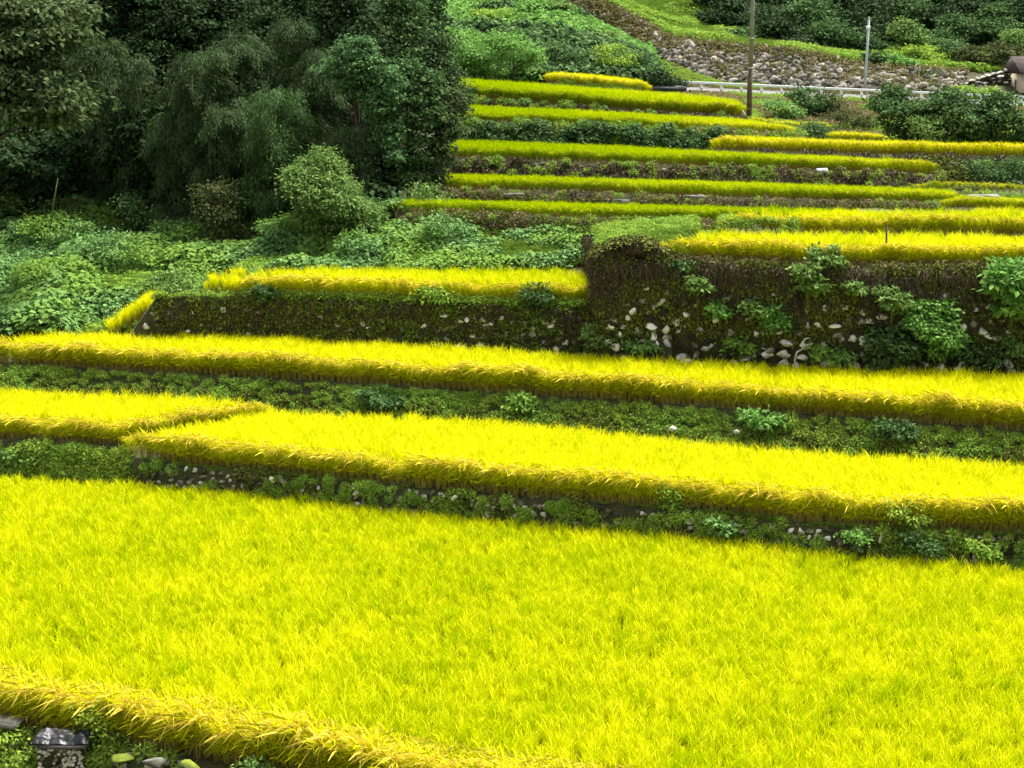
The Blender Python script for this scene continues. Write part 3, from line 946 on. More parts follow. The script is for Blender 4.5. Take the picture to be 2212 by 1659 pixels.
bank(fF6, 870, 1620, 'ivy', 'dark ivy on the low earth bank behind the green weed patch', 'ivy', 16, .6, 1.0)
bank(fF6, 870, 1640, 'dry', 'dry brown green weeds on the low bank behind the green weed patch', 'weeds', 12, .6, 1.1, keep=.4)
bank(fF5, 960, 2080, 'dry', 'dry weeds on the grey concrete edged bank', 'weeds', 26, .4, .8, keep=.25, seed=3, out=.3)
bank(fF5, 960, 2080, 'ivy', 'dark weeds at the foot of the concrete edged bank', 'ivy', 30, .45, .8, h1=.7, out=.35)
bank(fF5, 960, 2080, 'dead', 'brown litter on the concrete edged bank', 'dead plants', 14, .6, 1.0, keep=.35, seed=33, out=.2)
bank(fF4, 960, 2030, 'dead', 'brown dead plants hanging over the stony bank', 'dead plants', 9, .8, 1.3, h0=.3, keep=.3, seed=4)
bank(fF4, 960, 2030, 'dry', 'dry grass along the top of the brown stony bank', 'weeds', 8, .5, 1.0, h0=.6, keep=.3, seed=5)
bank(fF4, 960, 2030, 'weed', 'patches of green weeds on the stony bank', 'weeds', 10, .5, 1.0, keep=.4, seed=44)
bank(fF6, 870, 1640, 'weed', 'green weeds on the low bank behind the green weed patch', 'weeds', 12, .5, .9, keep=.35, seed=45)
bank(fF5, 960, 2080, 'weed', 'green weeds on the concrete edged bank', 'weeds', 14, .4, .8, keep=.4, seed=46, out=.2)
bank(fF4, 1450, 2060, 'ivy', 'dark leafy plants on the right part of the stony bank', 'ivy', 14, .7, 1.2, keep=.45, seed=6)
bank(fF3, 975, 1560, 'mid', 'row of leafy green bushes on the bank below the second highest long strip', 'bushes', 9, .7, 1.15, h1=.9, out=.4, tilt=.2)
bank(fF3, 975, 1720, 'weed', 'weeds on the bank behind the row of leafy bushes', 'weeds', 16, .8, 1.4, h0=.3)
bank(fF3, 1500, 1720, 'dry', 'dry weeds at the right end of the row of bushes', 'weeds', 12, .9, 1.5)
bank(fF4r, 1560, 2700, 'dead', 'dark brown litter under the long yellow strip on the right', 'dead plants', 12, .9, 1.3, minh=.7)
bank(fF4r, 1900, 2700, 'weed', 'weeds under the right end of the long yellow strip', 'weeds', 12, .7, 1.2, h1=.7, minh=.7)
bank(fF2, 960, 1430, 'bright', 'pale green broad leaved plants along the front of the tall rice strip', 'plants', 3.5, .5, .85, h0=.2, keep=.45, out=.25, seed=7)
bank(fF2, 960, 1608, 'dead', 'brown dead plants below the tall rice strip', 'dead plants', 14, .8, 1.3)
bank(fF2, 960, 1608, 'weed', 'weeds on the bank below the tall rice strip', 'weeds', 7, .8, 1.3, keep=.4, seed=9)
bank(fF5r, 1990, 2600, 'weed', 'weeds beside the grey channel at the right edge', 'weeds', 10, .5, 1.0, minh=.6)
bank(fF1, 1180, 1405, 'grass', 'grass under the highest yellow strip', 'grass', 12, .8, 1.3)
bank(fF3b, 1612, 1790, 'weed', 'weeds below the thin plot right of the pole', 'weeds', 12, .8, 1.3)
bank(fE2, 1660, 2900, 'dry', 'weeds in the narrow gap in front of the upper golden strip', 'weeds', 8, .5, .8)

# hillside cover
X, Y, Z = band(930, 1400, [(930, 160, 116.5), (1400, 170, 119)], [(930, -40, 158), (1100, -40, 156), (1200, 8, 148), (1300, 66, 143), (1400, 125, 140)], 2.2)
nn = vnoise(X, Y, 5, 14)
k = nn > .5
scatter('bushes', 'bright', P3((X, Y, Z))[k], rng.uniform(1.4, 2.6, k.sum()), 'bright green leafy scrub covering the mound right of the dark wood', 'scrub')
scatter('bushes', 'mid', P3((X, Y, Z))[~k], rng.uniform(1.6, 2.8, (~k).sum()), 'darker green scrub in the hollows of the mound right of the dark wood', 'scrub')
X, Y, Z = band(1150, 2700, [(1150, -30, 156), (1300, 6, 150.5), (1380, 45, 147.4), (1450, 85, 145.4), (1700, 113, 141.4), (1900, 150, 139), (2700, 175, 138.4)], [(1150, -200, 200), (1450, -50, 190), (2700, 0, 185)], 5)
kk = vnoise(X, Y, 4, 16) > .62
scatter('weeds', 'weed', P3((X, Y, Z))[kk], rng.uniform(1.8, 3.2, kk.sum()), 'darker weed patches on the meadow above the embankment', 'weeds')
X, Y, Z = X[~kk], Y[~kk], Z[~kk]
scatter('grass', 'grass', P3((X, Y, Z)), rng.uniform(.8, 2.0, len(X)), 'yellow green meadow grass on the slope above the stone embankment', 'grass')
X, Y, Z = band(1180, 1600, [(1200, 9, 150.6), (1300, 66, 145), (1440, 130, 140), (1560, 180, 135), (1600, 182, 134.8)], [(1200, 8, 152.2), (1300, 64, 147.2), (1440, 128, 142.2), (1560, 178, 136.6), (1600, 182, 136)], 8, 1.5, .35)
scatter('grass', 'dry', P3((X, Y, Z)), rng.uniform(.6, 1.1, len(X)), 'dry grass verge along the foot of the stone embankment', 'grass')
X, Y, Z = band(1180, 1640, [(1180, 50, 142), (1300, 88, 139), (1400, 150, 134), (1640, 188, 131)], [(1200, 9, 150), (1300, 66, 145), (1440, 130, 140), (1560, 180, 135), (1640, 183, 134.5)], 5)
scatter('grass', 'weed', P3((X, Y, Z)), rng.uniform(.7, 1.2, len(X)), 'grassy slope between the mound and the path below the embankment', 'grass')
X, Y, Z = band(1420, 2100, [(1420, 188, 130.3), (1900, 208, 130.3), (2100, 217, 130.3)], [(1420, 150, 137), (1560, 179, 135.6), (1900, 193, 133), (2100, 200, 132.8)], 7)
scatter('grass', 'dry', P3((X, Y, Z)), rng.uniform(.5, .9, len(X)), 'dry grass between the road and the rubble embankment', 'grass')
X, Y, Z = band(1180, 1181, [(1200, 9, 150.6), (1300, 66, 145)], [(1200, 8, 152.2), (1300, 64, 147.2)], 8)
0 and scatter('grass', 'dry', P3((X, Y, Z)), rng.uniform(.6, 1.1, len(X)), 'dry grass verge along the foot of the stone embankment', 'grass')
X, Y, Z = band(1400, 2500, [(1400, 240, 101), (1620, 255, 100), (1900, 300, 88), (2500, 320, 88)], [(1400, 205, 123), (1900, 210, 123), (2500, 228, 121.5)], 5)
nn = vnoise(X, Y, 4, 15)
k = nn > .5
scatter('scrub', 'dry', P3((X, Y, Z))[k], rng.uniform(.7, 1.3, k.sum()), 'brownish weeds on the slope below the white guard rail', 'weeds')
scatter('scrub', 'weed', P3((X, Y, Z))[~k], rng.uniform(.7, 1.3, (~k).sum()), 'greener weeds on the slope below the white guard rail', 'weeds')


# ---------------------------------------------------------------- stone walls
def rock_proto(k):
    me = bpy.data.meshes.new('r')
    import bmesh
    bm = bmesh.new()
    bmesh.ops.create_icosphere(bm, subdivisions=2, radius=.5)
    V = np.array([v.co[:] for v in bm.verts])
    Fc = np.array([[v.index for v in f.verts] for f in bm.faces])
    bm.free()
    bpy.data.meshes.remove(me)
    for _ in range(13):
        n = unit(rng.normal(0, 1, (1, 3)))[0]
        d = rng.uniform(.2, .38)
        t = V @ n - d
        V = V - np.outer(np.maximum(t, 0), n)
    V += rng.normal(0, .012, V.shape)
    return V, Fc


ROCKS = [rock_proto(k) for k in range(8)]


def stone_wall(name, label, f, px0, px1, size, mat, cover=1.0, thick=.35, proud=.1, h0=0.0, h1=1.0, cat='stone wall', minh=None):
    a = np.linspace((px0 - 1106) / F, (px1 - 1106) / F, 160)
    yt = f['foot'].y(a) - f['lip']
    yb = yt - f['sb']
    zt = f['foot'].z(a) - .03
    if f is fD:
        zt = zt - np.clip((-.2145 - a) / .021, 0, 1) * 1.5
    zb = ground(a * (yb - .15), yb - .15) - .15
    if minh:
        zb = np.minimum(zb, zt - minh)
    bt = .12
    yb2, yt2 = yb - bt, yt - bt * .6
    ring = [np.stack([a * yb2, yb2, zb], -1), np.stack([a * yt2, yt2, zt], -1), np.stack([a * (yt + thick), yt + thick, zt], -1), np.stack([a * (yb + thick + .1), yb + thick + .1, zb], -1)]
    V = np.stack(ring, 1).reshape(-1, 3)
    Q = []
    for i in range(len(a) - 1):
        for j in range(4):
            Q.append([i * 4 + j, i * 4 + (j + 1) % 4, (i + 1) * 4 + (j + 1) % 4, (i + 1) * 4 + j])
    e = (len(a) - 1) * 4
    Q += [[0, 3, 2, 1], [e, e + 1, e + 2, e + 3]]
    base = V[len(V) // 2].copy()
    root = empty(name, base, label, cat)
    o = link('wall_core', make_mesh('wall_core', V - base, np.array(Q), M['earth_wall']), root)
    # stones
    Ltot = abs((a * yt)[-1] - (a * yt)[0])
    vs, fs, n0 = [], [], 0
    Hm = float(np.mean(zt - zb))
    rows = max(1, int(Hm / (size * .72)))
    for r in range(rows):
        s_ = rng.uniform(0, size)
        while s_ < Ltot:
            wv = size * rng.uniform(.7, 1.6)
            t = (s_ + wv / 2) / Ltot
            s_ += wv
            if t > 1:
                break
            h = (r + .5) / rows + rng.normal(0, .04)
            if h < h0 or h > h1 or rng.random() > cover:
                continue
            ai = a[0] + (a[-1] - a[0]) * t
            y_b, y_t = np.interp(ai, a, yb2), np.interp(ai, a, yt2)
            z_b, z_t = np.interp(ai, a, zb), np.interp(ai, a, zt)
            y_ = y_b + (y_t - y_b) * h
            c = np.array([ai * y_, y_ - proud * rng.uniform(-.2, .4), z_b + (z_t - z_b) * h])
            rv, rf = ROCKS[rng.integers(0, 8)]
            th = rng.normal(0, .3)
            R = np.array([[cos(th), 0, sin(th)], [0, 1, 0], [-sin(th), 0, cos(th)]])
            vv = (rv * np.array([wv * 1.02, size * .9, size * rng.uniform(.62, 1.0)])) @ R.T + c - base
            vs.append(vv)
            fs.append(rf + n0)
            n0 += len(vv)
    me = make_mesh('stones', np.vstack(vs), np.vstack(fs), mat)
    link('stones', me, root)
    return root


stone_wall('stone_wall', 'low dark stone wall under the left rice field, stones bare at its right end', fD, 255, 1288, .26, M['rock'], h1=.86)
stone_wall('stone_wall', 'tallest stone wall, hung with vines, pale stones showing near its foot', fE, 1288, 2900, .34, M['rock'])
stone_wall('stone_wall', 'knee high stone edging below the bare rice stalks', fB, 276, 2900, .19, M['rock_pale'])
stone_wall('stone_wall', 'brown rubble bank below the rice strip that ends at the dark brambles', fF4, 962, 2030, .22, M['rock_brown'])
stone_wall('stone_wall', 'lowest rubble edge of the upper strips, behind the green weed patch', fF6, 880, 1630, .2, M['rock_brown'], .6)
stone_wall('stone_wall', 'short rubble bank below the tall strip beside the utility pole', fF2, 962, 1608, .3, M['rock_brown'], .6)
# mossy stones at the near left corner
stone_wall('stone_wall', 'mossy retaining stones in the bottom left corner', fA, -120, 900, .2, M['small_pale'], .9, minh=1.2)


def embank():
    base_l = Line([at(*q) for q in [(1190, 4, 150.6), (1300, 66, 145.5), (1440, 130, 140.5), (1560, 180, 135.4), (1900, 195, 132.3), (2080, 200, 131.9)]])
    top_l = Line([at(*q) for q in [(1190, -28, 152.6), (1300, 6, 148), (1380, 44, 145.4), (1450, 84, 143.4), (1700, 110, 139.4), (1900, 147, 136.8), (2080, 156, 136.4)]])
    a0, a1 = max(base_l.a[0], top_l.a[0]), min(base_l.a[-1], top_l.a[-1])
    a = np.linspace(a0, a1, 90)
    T = np.linspace(0, 1, 5)
    Bv = np.stack([a * base_l.y(a), base_l.y(a), base_l.z(a)], -1)
    Tv = np.stack([a * top_l.y(a), top_l.y(a), top_l.z(a)], -1)
    rng_ = [Bv + (Tv - Bv) * t for t in T]
    back = [Tv + np.array([0, .8, 0]), Bv + np.array([0, 1.5, -.3])]
    V = np.stack(rng_ + back, 1)
    K = V.shape[1]
    base = V[45, 0].copy()
    Q = []
    for i in range(len(a) - 1):
        for j in range(K):
            Q.append([i * K + j, i * K + (j + 1) % K, (i + 1) * K + (j + 1) % K, (i + 1) * K + j])
    root = empty('stone_embankment', base, 'long sloping embankment of pale rubble behind the utility pole, above the road', 'embankment')
    link('bank_core', make_mesh('bank_core', V.reshape(-1, 3) - base, np.array(Q), M['earth_wall']), root)
    vs, fs, n0 = [], [], 0
    for _ in range(3600):
        ai = rng.uniform(a0, a1)
        t = rng.beta(1.0, 1.3)
        b_ = np.array([np.interp(ai, a, Bv[:, q]) for q in range(3)])
        t_ = np.array([np.interp(ai, a, Tv[:, q]) for q in range(3)])
        px_ = 1106 + ai * F
        dens = np.clip((px_ - 1310) / 100, .15, 1) * (1 if t < .85 else .4)
        if rng.random() > dens:
            continue
        s_ = rng.uniform(.2, .5) if rng.random() < .6 else rng.uniform(.5, 1.05)
        c = b_ + (t_ - b_) * t + np.array([0, -.05, 0])
        rv, rf = ROCKS[rng.integers(0, 8)]
        th = rng.normal(-.5, .5)
        R = np.array([[cos(th), 0, sin(th)], [0, 1, 0], [-sin(th), 0, cos(th)]])
        vv = (rv * np.array([s_ * 1.4, s_ * .8, s_ * .8])) @ R.T + c - base
        vs.append(vv)
        fs.append(rf + n0)
        n0 += len(vv)
    link('stones', make_mesh('stones', np.vstack(vs), np.vstack(fs), M['rock_emb']), root)
    n = 2200
    ai = rng.uniform(a0, a1, n)
    t = rng.beta(1.6, 1, n)
    pp = np.stack([np.interp(ai, a, Bv[:, q]) * (1 - t) + np.interp(ai, a, Tv[:, q]) * t for q in range(3)], -1)
    px_ = 1106 + ai * F
    k = (rng.random(n) < .22) | (vnoise(ai * 140, t * 6, 2.2, 90) > .52) | (t > .85) | (px_ < 1330)
    pp = pp[k]
    scatter('weeds', 'ivy', pp, rng.uniform(.9, 1.7, len(pp)), 'dark weeds hanging over the top of the rubble embankment', 'weeds', out_rot(len(pp), .8))
    kk = rng.random(len(pp)) < .5
    scatter('weeds', 'dry', pp[kk], rng.uniform(1.2, 2.2, kk.sum()), 'dry grass growing among the stones of the embankment', 'weeds', out_rot(kk.sum(), .6))


embank()


# ---------------------------------------------------------------- trees, shrubs and plants
def crown_mesh(name, blobs, mat, leafL, leafW, dens, cl=14, cr=.32, droop=.3, up=.55, cache=None):
    """blobs (cx,cy,cz,rx,ry,rz): leaf sprays spread through the outer part of every blob"""
    P_, D_, N_ = [], [], []
    for (cx, cy, cz, rx, ry, rz) in blobs:
        area = 4 * pi * ((rx * ry) ** 1.6 / 3 + (rx * rz) ** 1.6 / 3 + (ry * rz) ** 1.6 / 3) ** (1 / 1.6)
        cl_ = int(cl * 1.7)
        nc = max(6, int(area * dens / cl_))
        u = unit(rng.normal(0, 1, (nc, 3)))
        u = u[u[:, 2] > -.75]
        rad = 1 - .45 * rng.random(len(u)) ** 1.7
        rad *= 1 + .34 * (vnoise(u[:, 0] * 3 + cx, u[:, 2] * 3 + cz, 1.0, 60) - .5) * 2
        c = np.array([cx, cy, cz]) + u * rad[:, None] * np.array([rx, ry, rz])
        m = cl_
        q = np.repeat(c, m, 0) + rng.normal(0, 1, (len(c) * m, 3)) * cr * np.array([1, 1, .3])
        uu = np.repeat(u, m, 0)
        sd = np.repeat(unit(rng.normal(0, 1, (len(c), 3))), m, 0)
        D = unit(uu * np.array([1, 1, .4]) + sd * .3 + rng.normal(0, .5, uu.shape) + np.array([0, 0, -droop]))
        N = unit(uu * .6 + np.array([0, 0, up]) + rng.normal(0, .32, uu.shape))
        P_.append(q)
        D_.append(D)
        N_.append(N)
    P_, D_, N_ = np.vstack(P_), np.vstack(D_), np.vstack(N_)
    n = len(P_)
    v, q = leaf_kites(P_, D_, N_, leafL * rng.uniform(.65, 1.3, n), leafW * rng.uniform(.65, 1.3, n))
    return make_mesh(name, v, q, mat)


def trunk_mesh(name, h, r, blobs, mat, lean=0.0, multi=1):
    b = MB()
    for m in range(multi):
        th = m * 6.28 / max(multi, 1) + rng.random()
        off = 0 if multi == 1 else r * 2.5
        x0, y0 = off * cos(th), off * sin(th)
        pts = [(x0, y0, -.3), (x0 * 1.6 + lean * .15, y0 * 1.6, h * .33), (x0 * 2 + lean * .5, y0 * 2 + .1, h * .66), (x0 * 2 + lean, y0 * 2, h)]
        b.tube(pts, [r, r * .8, r * .6, r * .35], 7)
    for (cx, cy, cz, rx, ry, rz) in blobs[:7]:
        z0 = min(h * .9, max(h * .35, cz * .55))
        b.tube([(lean * z0 / h * .8, 0, z0), ((cx + lean * .6) * .5, cy * .5, (z0 + cz) * .5 + .1), (cx, cy, cz)], [r * .45, r * .28, r * .1], 5)
    return make_mesh(name, np.vstack(b.V), b.Q, mat)


def make_blobs(wd, h, n, low=.25, depth=None, top=1.0):
    """n lobes filling a crown wd wide, from low*h to h"""
    out = []
    dp = depth or wd * .8
    ch = h * (1 - low)
    R = min(wd, ch) * .5
    out.append((0, 0, h * low + ch * .5, wd * .32, dp * .32, ch * .42))
    for i in range(n):
        th = i * 2.4 + rng.random() * .8
        z = h * low + ch * (.12 + .78 * ((i * .618 + .2) % 1))
        k = (1 - abs((z - h * low) / ch - .45) * 1.0) * .36
        r = R * rng.uniform(.3, .46)
        out.append((wd * k * cos(th), dp * k * sin(th), z, r * rng.uniform(.9, 1.2), r, r * rng.uniform(.65, .95)))
    return out


MESHC = {}


def plant(name, px, ptop, d, wpx, label, cat, mat='lf_mid', leaf=(.18, .1), dens=170, nb=9, low=.2, group=None, cl=14, cr=.3, droop=.3,
          trunk=None, multi=1, depth=None, parts=('crown', 'trunk'), zoff=0.0, pbot=None, key=None):
    """a tree or shrub standing at column px, distance d, its top at picture row ptop and wpx wide"""
    x, y, zt = at(px, ptop, d)
    zg = float(ground(x, y)) + zoff
    if pbot is not None:
        zg = at(px, pbot, d)[2]
    h = max(.35, zt - zg)
    wd = wpx * d / F
    root = empty(name, (x, y, zg), label, cat, group)
    if key and key in MESHC:
        cm, tm, w0, h0 = MESHC[key]
        sx, sz = wd / w0, h / h0
        root.scale = (sx, sx, sz)
        root.rotation_euler = (0, 0, rng.random() * 6.28)
    else:
        bl = make_blobs(wd, h, nb, low, depth)
        cm = crown_mesh(parts[0], bl, M[mat], leaf[0], leaf[1], dens, cl, cr, droop)
        tm = trunk_mesh(parts[1], h * .8, trunk or max(.02, h * .018), bl, M['bark'] if h > 2 else M['stem'], multi=multi)
        if key:
            MESHC[key] = (cm, tm, wd, h)
    link(parts[0], cm, root)
    link(parts[1], tm, root)
    return root


def bamboo(px, ptop, d, wpx, label, n=5, lean=1, mat='lf_bamboo'):
    """clump of culms bending over under hanging sprays of narrow leaves"""
    x, y, zt = at(px, ptop, d)
    zg = float(ground(x, y))
    h = zt - zg
    root = empty('bamboo_clump', (x, y, zg), label, 'bamboo', 'bamboo in the dark wood')
    wd = wpx * d / F
    P_, D_, N_ = [], [], []
    for i in range(n):
        ox, oy = rng.uniform(-.3, .3) * wd, rng.uniform(-.6, .6)
        hh = h * rng.uniform(.8, 1.0) if i else h
        bx, by = wd * rng.uniform(.12, .5) * lean, -rng.uniform(.2, 1.0)
        t = np.linspace(0, 1, 14)
        arc = t ** 3
        pts = np.stack([ox + bx * arc, oy + by * arc, hh * (t * 1.06 - .06 * t ** 6) - .12 * hh * t ** 8 * 1.0], -1)
        pts[:, 2] = np.minimum(pts[:, 2], hh)
        b = MB()
        b.tube(pts, .05 * (1 - .85 * t), 6)
        b.build('culm', M['bamboo'], root)
        ns = 62
        tt = rng.uniform(.12, 1, ns)
        c = np.stack([np.interp(tt, t, pts[:, q]) for q in range(3)], -1)
        th = rng.random(ns) * 6.28
        ro = rng.uniform(.05, 1.05, ns) * (1.3 - tt * .75)
        c += np.stack([np.cos(th) * ro, np.sin(th) * ro, -ro * ro * .35 + .25 * rng.random(ns)], -1)
        m = 100
        along = rng.random((ns * m, 1)) ** .8
        out_ = np.repeat(np.stack([np.cos(th), np.sin(th), np.zeros(ns)], -1), m, 0)
        q = np.repeat(c, m, 0) + out_ * along * .5 + np.array([0, 0, -1]) * along ** 2 * .55 + rng.normal(0, 1, (ns * m, 3)) * np.array([.13, .13, .09])
        o = np.repeat(np.stack([np.cos(th), np.sin(th), np.zeros(ns)], -1), m, 0)
        P_.append(q)
        D_.append(unit(o * .7 + rng.normal(0, .35, q.shape) + np.array([.2 * lean, -.1, -.75])))
        N_.append(unit(o * .6 + np.array([0, -.2, .7]) + rng.normal(0, .3, q.shape)))
    P_, D_, N_ = np.vstack(P_), np.vstack(D_), np.vstack(N_)
    nn_ = len(P_)
    v, q = leaf_kites(P_, D_, N_, .17 * rng.uniform(.7, 1.3, nn_), .035 * rng.uniform(.7, 1.3, nn_))
    link('foliage', make_mesh('foliage', v, q, M[mat]), root)
    return root


# --- the dark wood on the left
W_ = 'trees of the dark wood on the left'
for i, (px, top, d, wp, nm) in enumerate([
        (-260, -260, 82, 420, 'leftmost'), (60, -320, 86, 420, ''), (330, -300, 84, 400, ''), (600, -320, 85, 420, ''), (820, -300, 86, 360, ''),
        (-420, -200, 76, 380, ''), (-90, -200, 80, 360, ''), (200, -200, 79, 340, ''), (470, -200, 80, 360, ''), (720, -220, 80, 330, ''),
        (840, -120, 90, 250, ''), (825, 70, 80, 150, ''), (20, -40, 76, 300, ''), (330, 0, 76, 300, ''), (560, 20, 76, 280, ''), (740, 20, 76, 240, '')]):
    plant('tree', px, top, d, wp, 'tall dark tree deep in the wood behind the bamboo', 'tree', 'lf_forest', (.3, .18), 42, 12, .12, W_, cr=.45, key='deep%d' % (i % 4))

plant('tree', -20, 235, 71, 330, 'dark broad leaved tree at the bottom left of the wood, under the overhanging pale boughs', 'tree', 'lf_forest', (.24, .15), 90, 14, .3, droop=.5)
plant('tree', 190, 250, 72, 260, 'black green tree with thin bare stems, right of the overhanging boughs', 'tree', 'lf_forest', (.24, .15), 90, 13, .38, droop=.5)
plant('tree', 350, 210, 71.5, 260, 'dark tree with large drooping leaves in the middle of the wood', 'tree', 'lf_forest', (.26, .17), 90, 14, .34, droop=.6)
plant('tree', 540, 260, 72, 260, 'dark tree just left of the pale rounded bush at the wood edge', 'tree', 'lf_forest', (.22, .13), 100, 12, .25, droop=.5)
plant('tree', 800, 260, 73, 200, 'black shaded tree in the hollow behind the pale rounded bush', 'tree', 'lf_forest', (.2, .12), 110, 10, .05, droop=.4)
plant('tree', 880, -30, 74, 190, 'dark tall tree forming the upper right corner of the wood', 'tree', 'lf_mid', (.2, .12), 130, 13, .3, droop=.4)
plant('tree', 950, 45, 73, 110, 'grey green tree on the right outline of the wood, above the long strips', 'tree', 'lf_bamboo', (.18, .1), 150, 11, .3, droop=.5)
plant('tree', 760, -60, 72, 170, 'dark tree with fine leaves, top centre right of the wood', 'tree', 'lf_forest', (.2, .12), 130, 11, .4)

bamboo(385, 60, 68.5, 130, 'bamboo with a pale arched tip at the top, left of the centre of the wood', 5, 1)
bamboo(500, 20, 70, 150, 'broad feathery bamboo at the top centre of the wood', 6, 1)
bamboo(570, 150, 66.5, 110, 'leaf green bamboo with stacked sprays, in the middle of the wood', 5, 1, 'lf_mid')
bamboo(665, 70, 69, 120, 'bamboo with a drooping brownish tip, right of the stacked one', 5, 1)
bamboo(700, 250, 66, 120, 'low arching bamboo directly above the pale rounded bush', 4, 1)
bamboo(255, 30, 71, 150, 'dim bamboo between the overhanging boughs and the pale arched one', 5, -1)
bamboo(470, 185, 67.5, 100, 'short bamboo with a hanging tip, under the broad feathery one', 4, 1)
bamboo(620, -10, 72, 140, 'tall bamboo running out of the top of the picture, centre right of the wood', 5, 1)

# overhanging boughs, upper left corner
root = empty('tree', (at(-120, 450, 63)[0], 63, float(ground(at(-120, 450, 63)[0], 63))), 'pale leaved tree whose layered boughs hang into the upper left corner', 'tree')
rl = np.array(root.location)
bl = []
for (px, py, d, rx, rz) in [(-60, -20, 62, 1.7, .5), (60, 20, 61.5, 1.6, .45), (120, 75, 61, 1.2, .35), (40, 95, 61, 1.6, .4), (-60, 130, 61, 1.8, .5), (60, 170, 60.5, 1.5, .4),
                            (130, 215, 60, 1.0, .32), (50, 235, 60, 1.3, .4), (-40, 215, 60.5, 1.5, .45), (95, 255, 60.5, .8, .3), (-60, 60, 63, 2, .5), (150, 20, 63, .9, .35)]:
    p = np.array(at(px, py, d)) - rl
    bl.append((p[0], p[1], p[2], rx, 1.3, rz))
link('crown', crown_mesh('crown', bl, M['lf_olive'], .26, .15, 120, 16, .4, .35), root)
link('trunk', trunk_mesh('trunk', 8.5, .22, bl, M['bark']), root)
# climbing vine masses at the right of the wood
for (name, lab, spots, mat, tr) in [
    ('vine_covered_tree', 'tree smothered in green vines arching over the black hollow of the wood',
     [(770, 110, 66, .7, .6), (800, 150, 65.6, .75, .6), (760, 190, 66, .6, .5), (835, 190, 65.6, .6, .6), (820, 240, 65.4, .45, .6), (840, 290, 65.4, .35, .55), (720, 150, 66.5, .5, .4), (855, 340, 65.4, .2, .4)], 'lf_vine', 'trunk'),
    ('vine_covered_tree', 'darker vine covered tree right of the arching one, above the black hollow',
     [(880, 165, 67, .7, .6), (905, 200, 66.6, .6, .6), (915, 250, 66.6, .5, .7), (905, 320, 66.4, .45, .8), (930, 180, 67, .4, .5), (890, 380, 66.4, .4, .5)], 'lf_mid', 'trunk'),
    ('vine_covered_tree', 'greyish vine covered tree hanging over the left ends of the upper strips',
     [(945, 225, 67.5, .65, .5), (960, 270, 67.2, .6, .7), (950, 325, 67, .5, .7), (930, 380, 66.8, .5, .5), (965, 210, 67.8, .5, .4), (925, 410, 66.6, .4, .4)], 'lf_olive', 'trunk')]:
    c = np.array(at(spots[0][0], spots[0][1], spots[0][2] + .8))
    c[2] = float(ground(c[0], c[1]))
    root = empty(name, c, lab, 'tree')
    bl = []
    for (px, py, d, rx, rz) in spots:
        p = np.array(at(px, py, d)) - c
        bl.append((p[0], p[1], p[2], rx, .6, rz))
    link('crown', crown_mesh('crown', bl, M[mat], .15, .11, 330, 14, .18, .55), root)
    link('trunk', trunk_mesh('trunk', bl[0][2], .12, bl, M['bark']), root)
# edge of the wood
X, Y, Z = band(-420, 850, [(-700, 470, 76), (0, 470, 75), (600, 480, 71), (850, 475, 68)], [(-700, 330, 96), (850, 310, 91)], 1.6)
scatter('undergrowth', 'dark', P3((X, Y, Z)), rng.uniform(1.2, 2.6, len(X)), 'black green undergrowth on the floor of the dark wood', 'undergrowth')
plant('bush', 708, 326, 62.5, 195, 'pale green rounded bush in front of the dark wood', 'bush', 'lf_light', (.17, .07), 260, 20, .0, trunk=.04, multi=3, droop=.1, cr=.2)
plant('bush', 470, 380, 64.5, 95, 'small yellowish bush at the foot of the dark wood, left of the pale rounded one', 'bush', 'lf_rust', (.15, .08), 200, 8, .02, trunk=.03, multi=2)
plant('bush', 300, 418, 69, 110, 'dim low bush at the foot of the dark wood, left of the yellowish one', 'bush', 'lf_mid', (.16, .09), 150, 8, .02, trunk=.03)
plant('bush', 130, 425, 70, 110, 'dim low bush at the foot of the dark wood, near the left edge', 'bush', 'lf_mid', (.16, .09), 130, 8, .02, trunk=.03)
plant('bush', 930, 395, 64, 60, 'little bush where the wood meets the lowest green strip', 'bush', 'lf_light', (.12, .07), 260, 7, .02, trunk=.02)
for (px0, py0, px1, py1, lab) in [(537, 500, 548, 385, 'left'), (137, 370, 150, 280, ''), (205, 375, 225, 300, '')]:
    pass
stk = [((410 / 1.8435, 1500 / 1.8435), (425 / 1.8435, 1260 / 1.8435)), ((250 / 1.8435 / 1.0, 1180 / 1.8435), (262 / 1.8435, 1030 / 1.8435))]
for (bx, by, tx, ty, lab) in [(409, 450, 424, 378, 'thin bare stem standing at the foot of the wood, left of the yellowish bush'),
                              (529, 345, 545, 290, 'thin pale stem inside the dark middle of the wood'), (110, 445, 125, 385, 'thin bare stem at the foot of the wood near the left edge')]:
    A_, B_ = at(bx, by + 40, 66.5), at(tx, ty, 66.5)
    b = MB()
    b.tube([(0, 0, 0), ((B_[0] - A_[0]) * .4, .05, (B_[2] - A_[2]) * .5), (B_[0] - A_[0], 0, B_[2] - A_[2])], [.035, .03, .018], 6)
    tag(b.build('sapling', M['stem'], None, A_), lab, 'sapling')


# ---------------------------------------------------------------- leafy plants on and above the walls
def wallplant(px, ptop, pbot, wpx, label, mat='lf_light', dens=300, leaf=(.15, .085), f=fE, d=None, nb=6, cat='plant'):
    a = (px - 1106) / F
    d = d or float(f['foot'].y(a)) - f['lip'] - f['sb'] * .6 - .32
    return plant('leafy_plant', px, ptop, d, wpx, label, cat, mat, leaf, dens, nb, .0, None, 7, .12, .25, .012, 3, None, ('foliage', 'stems'), 0, pbot)


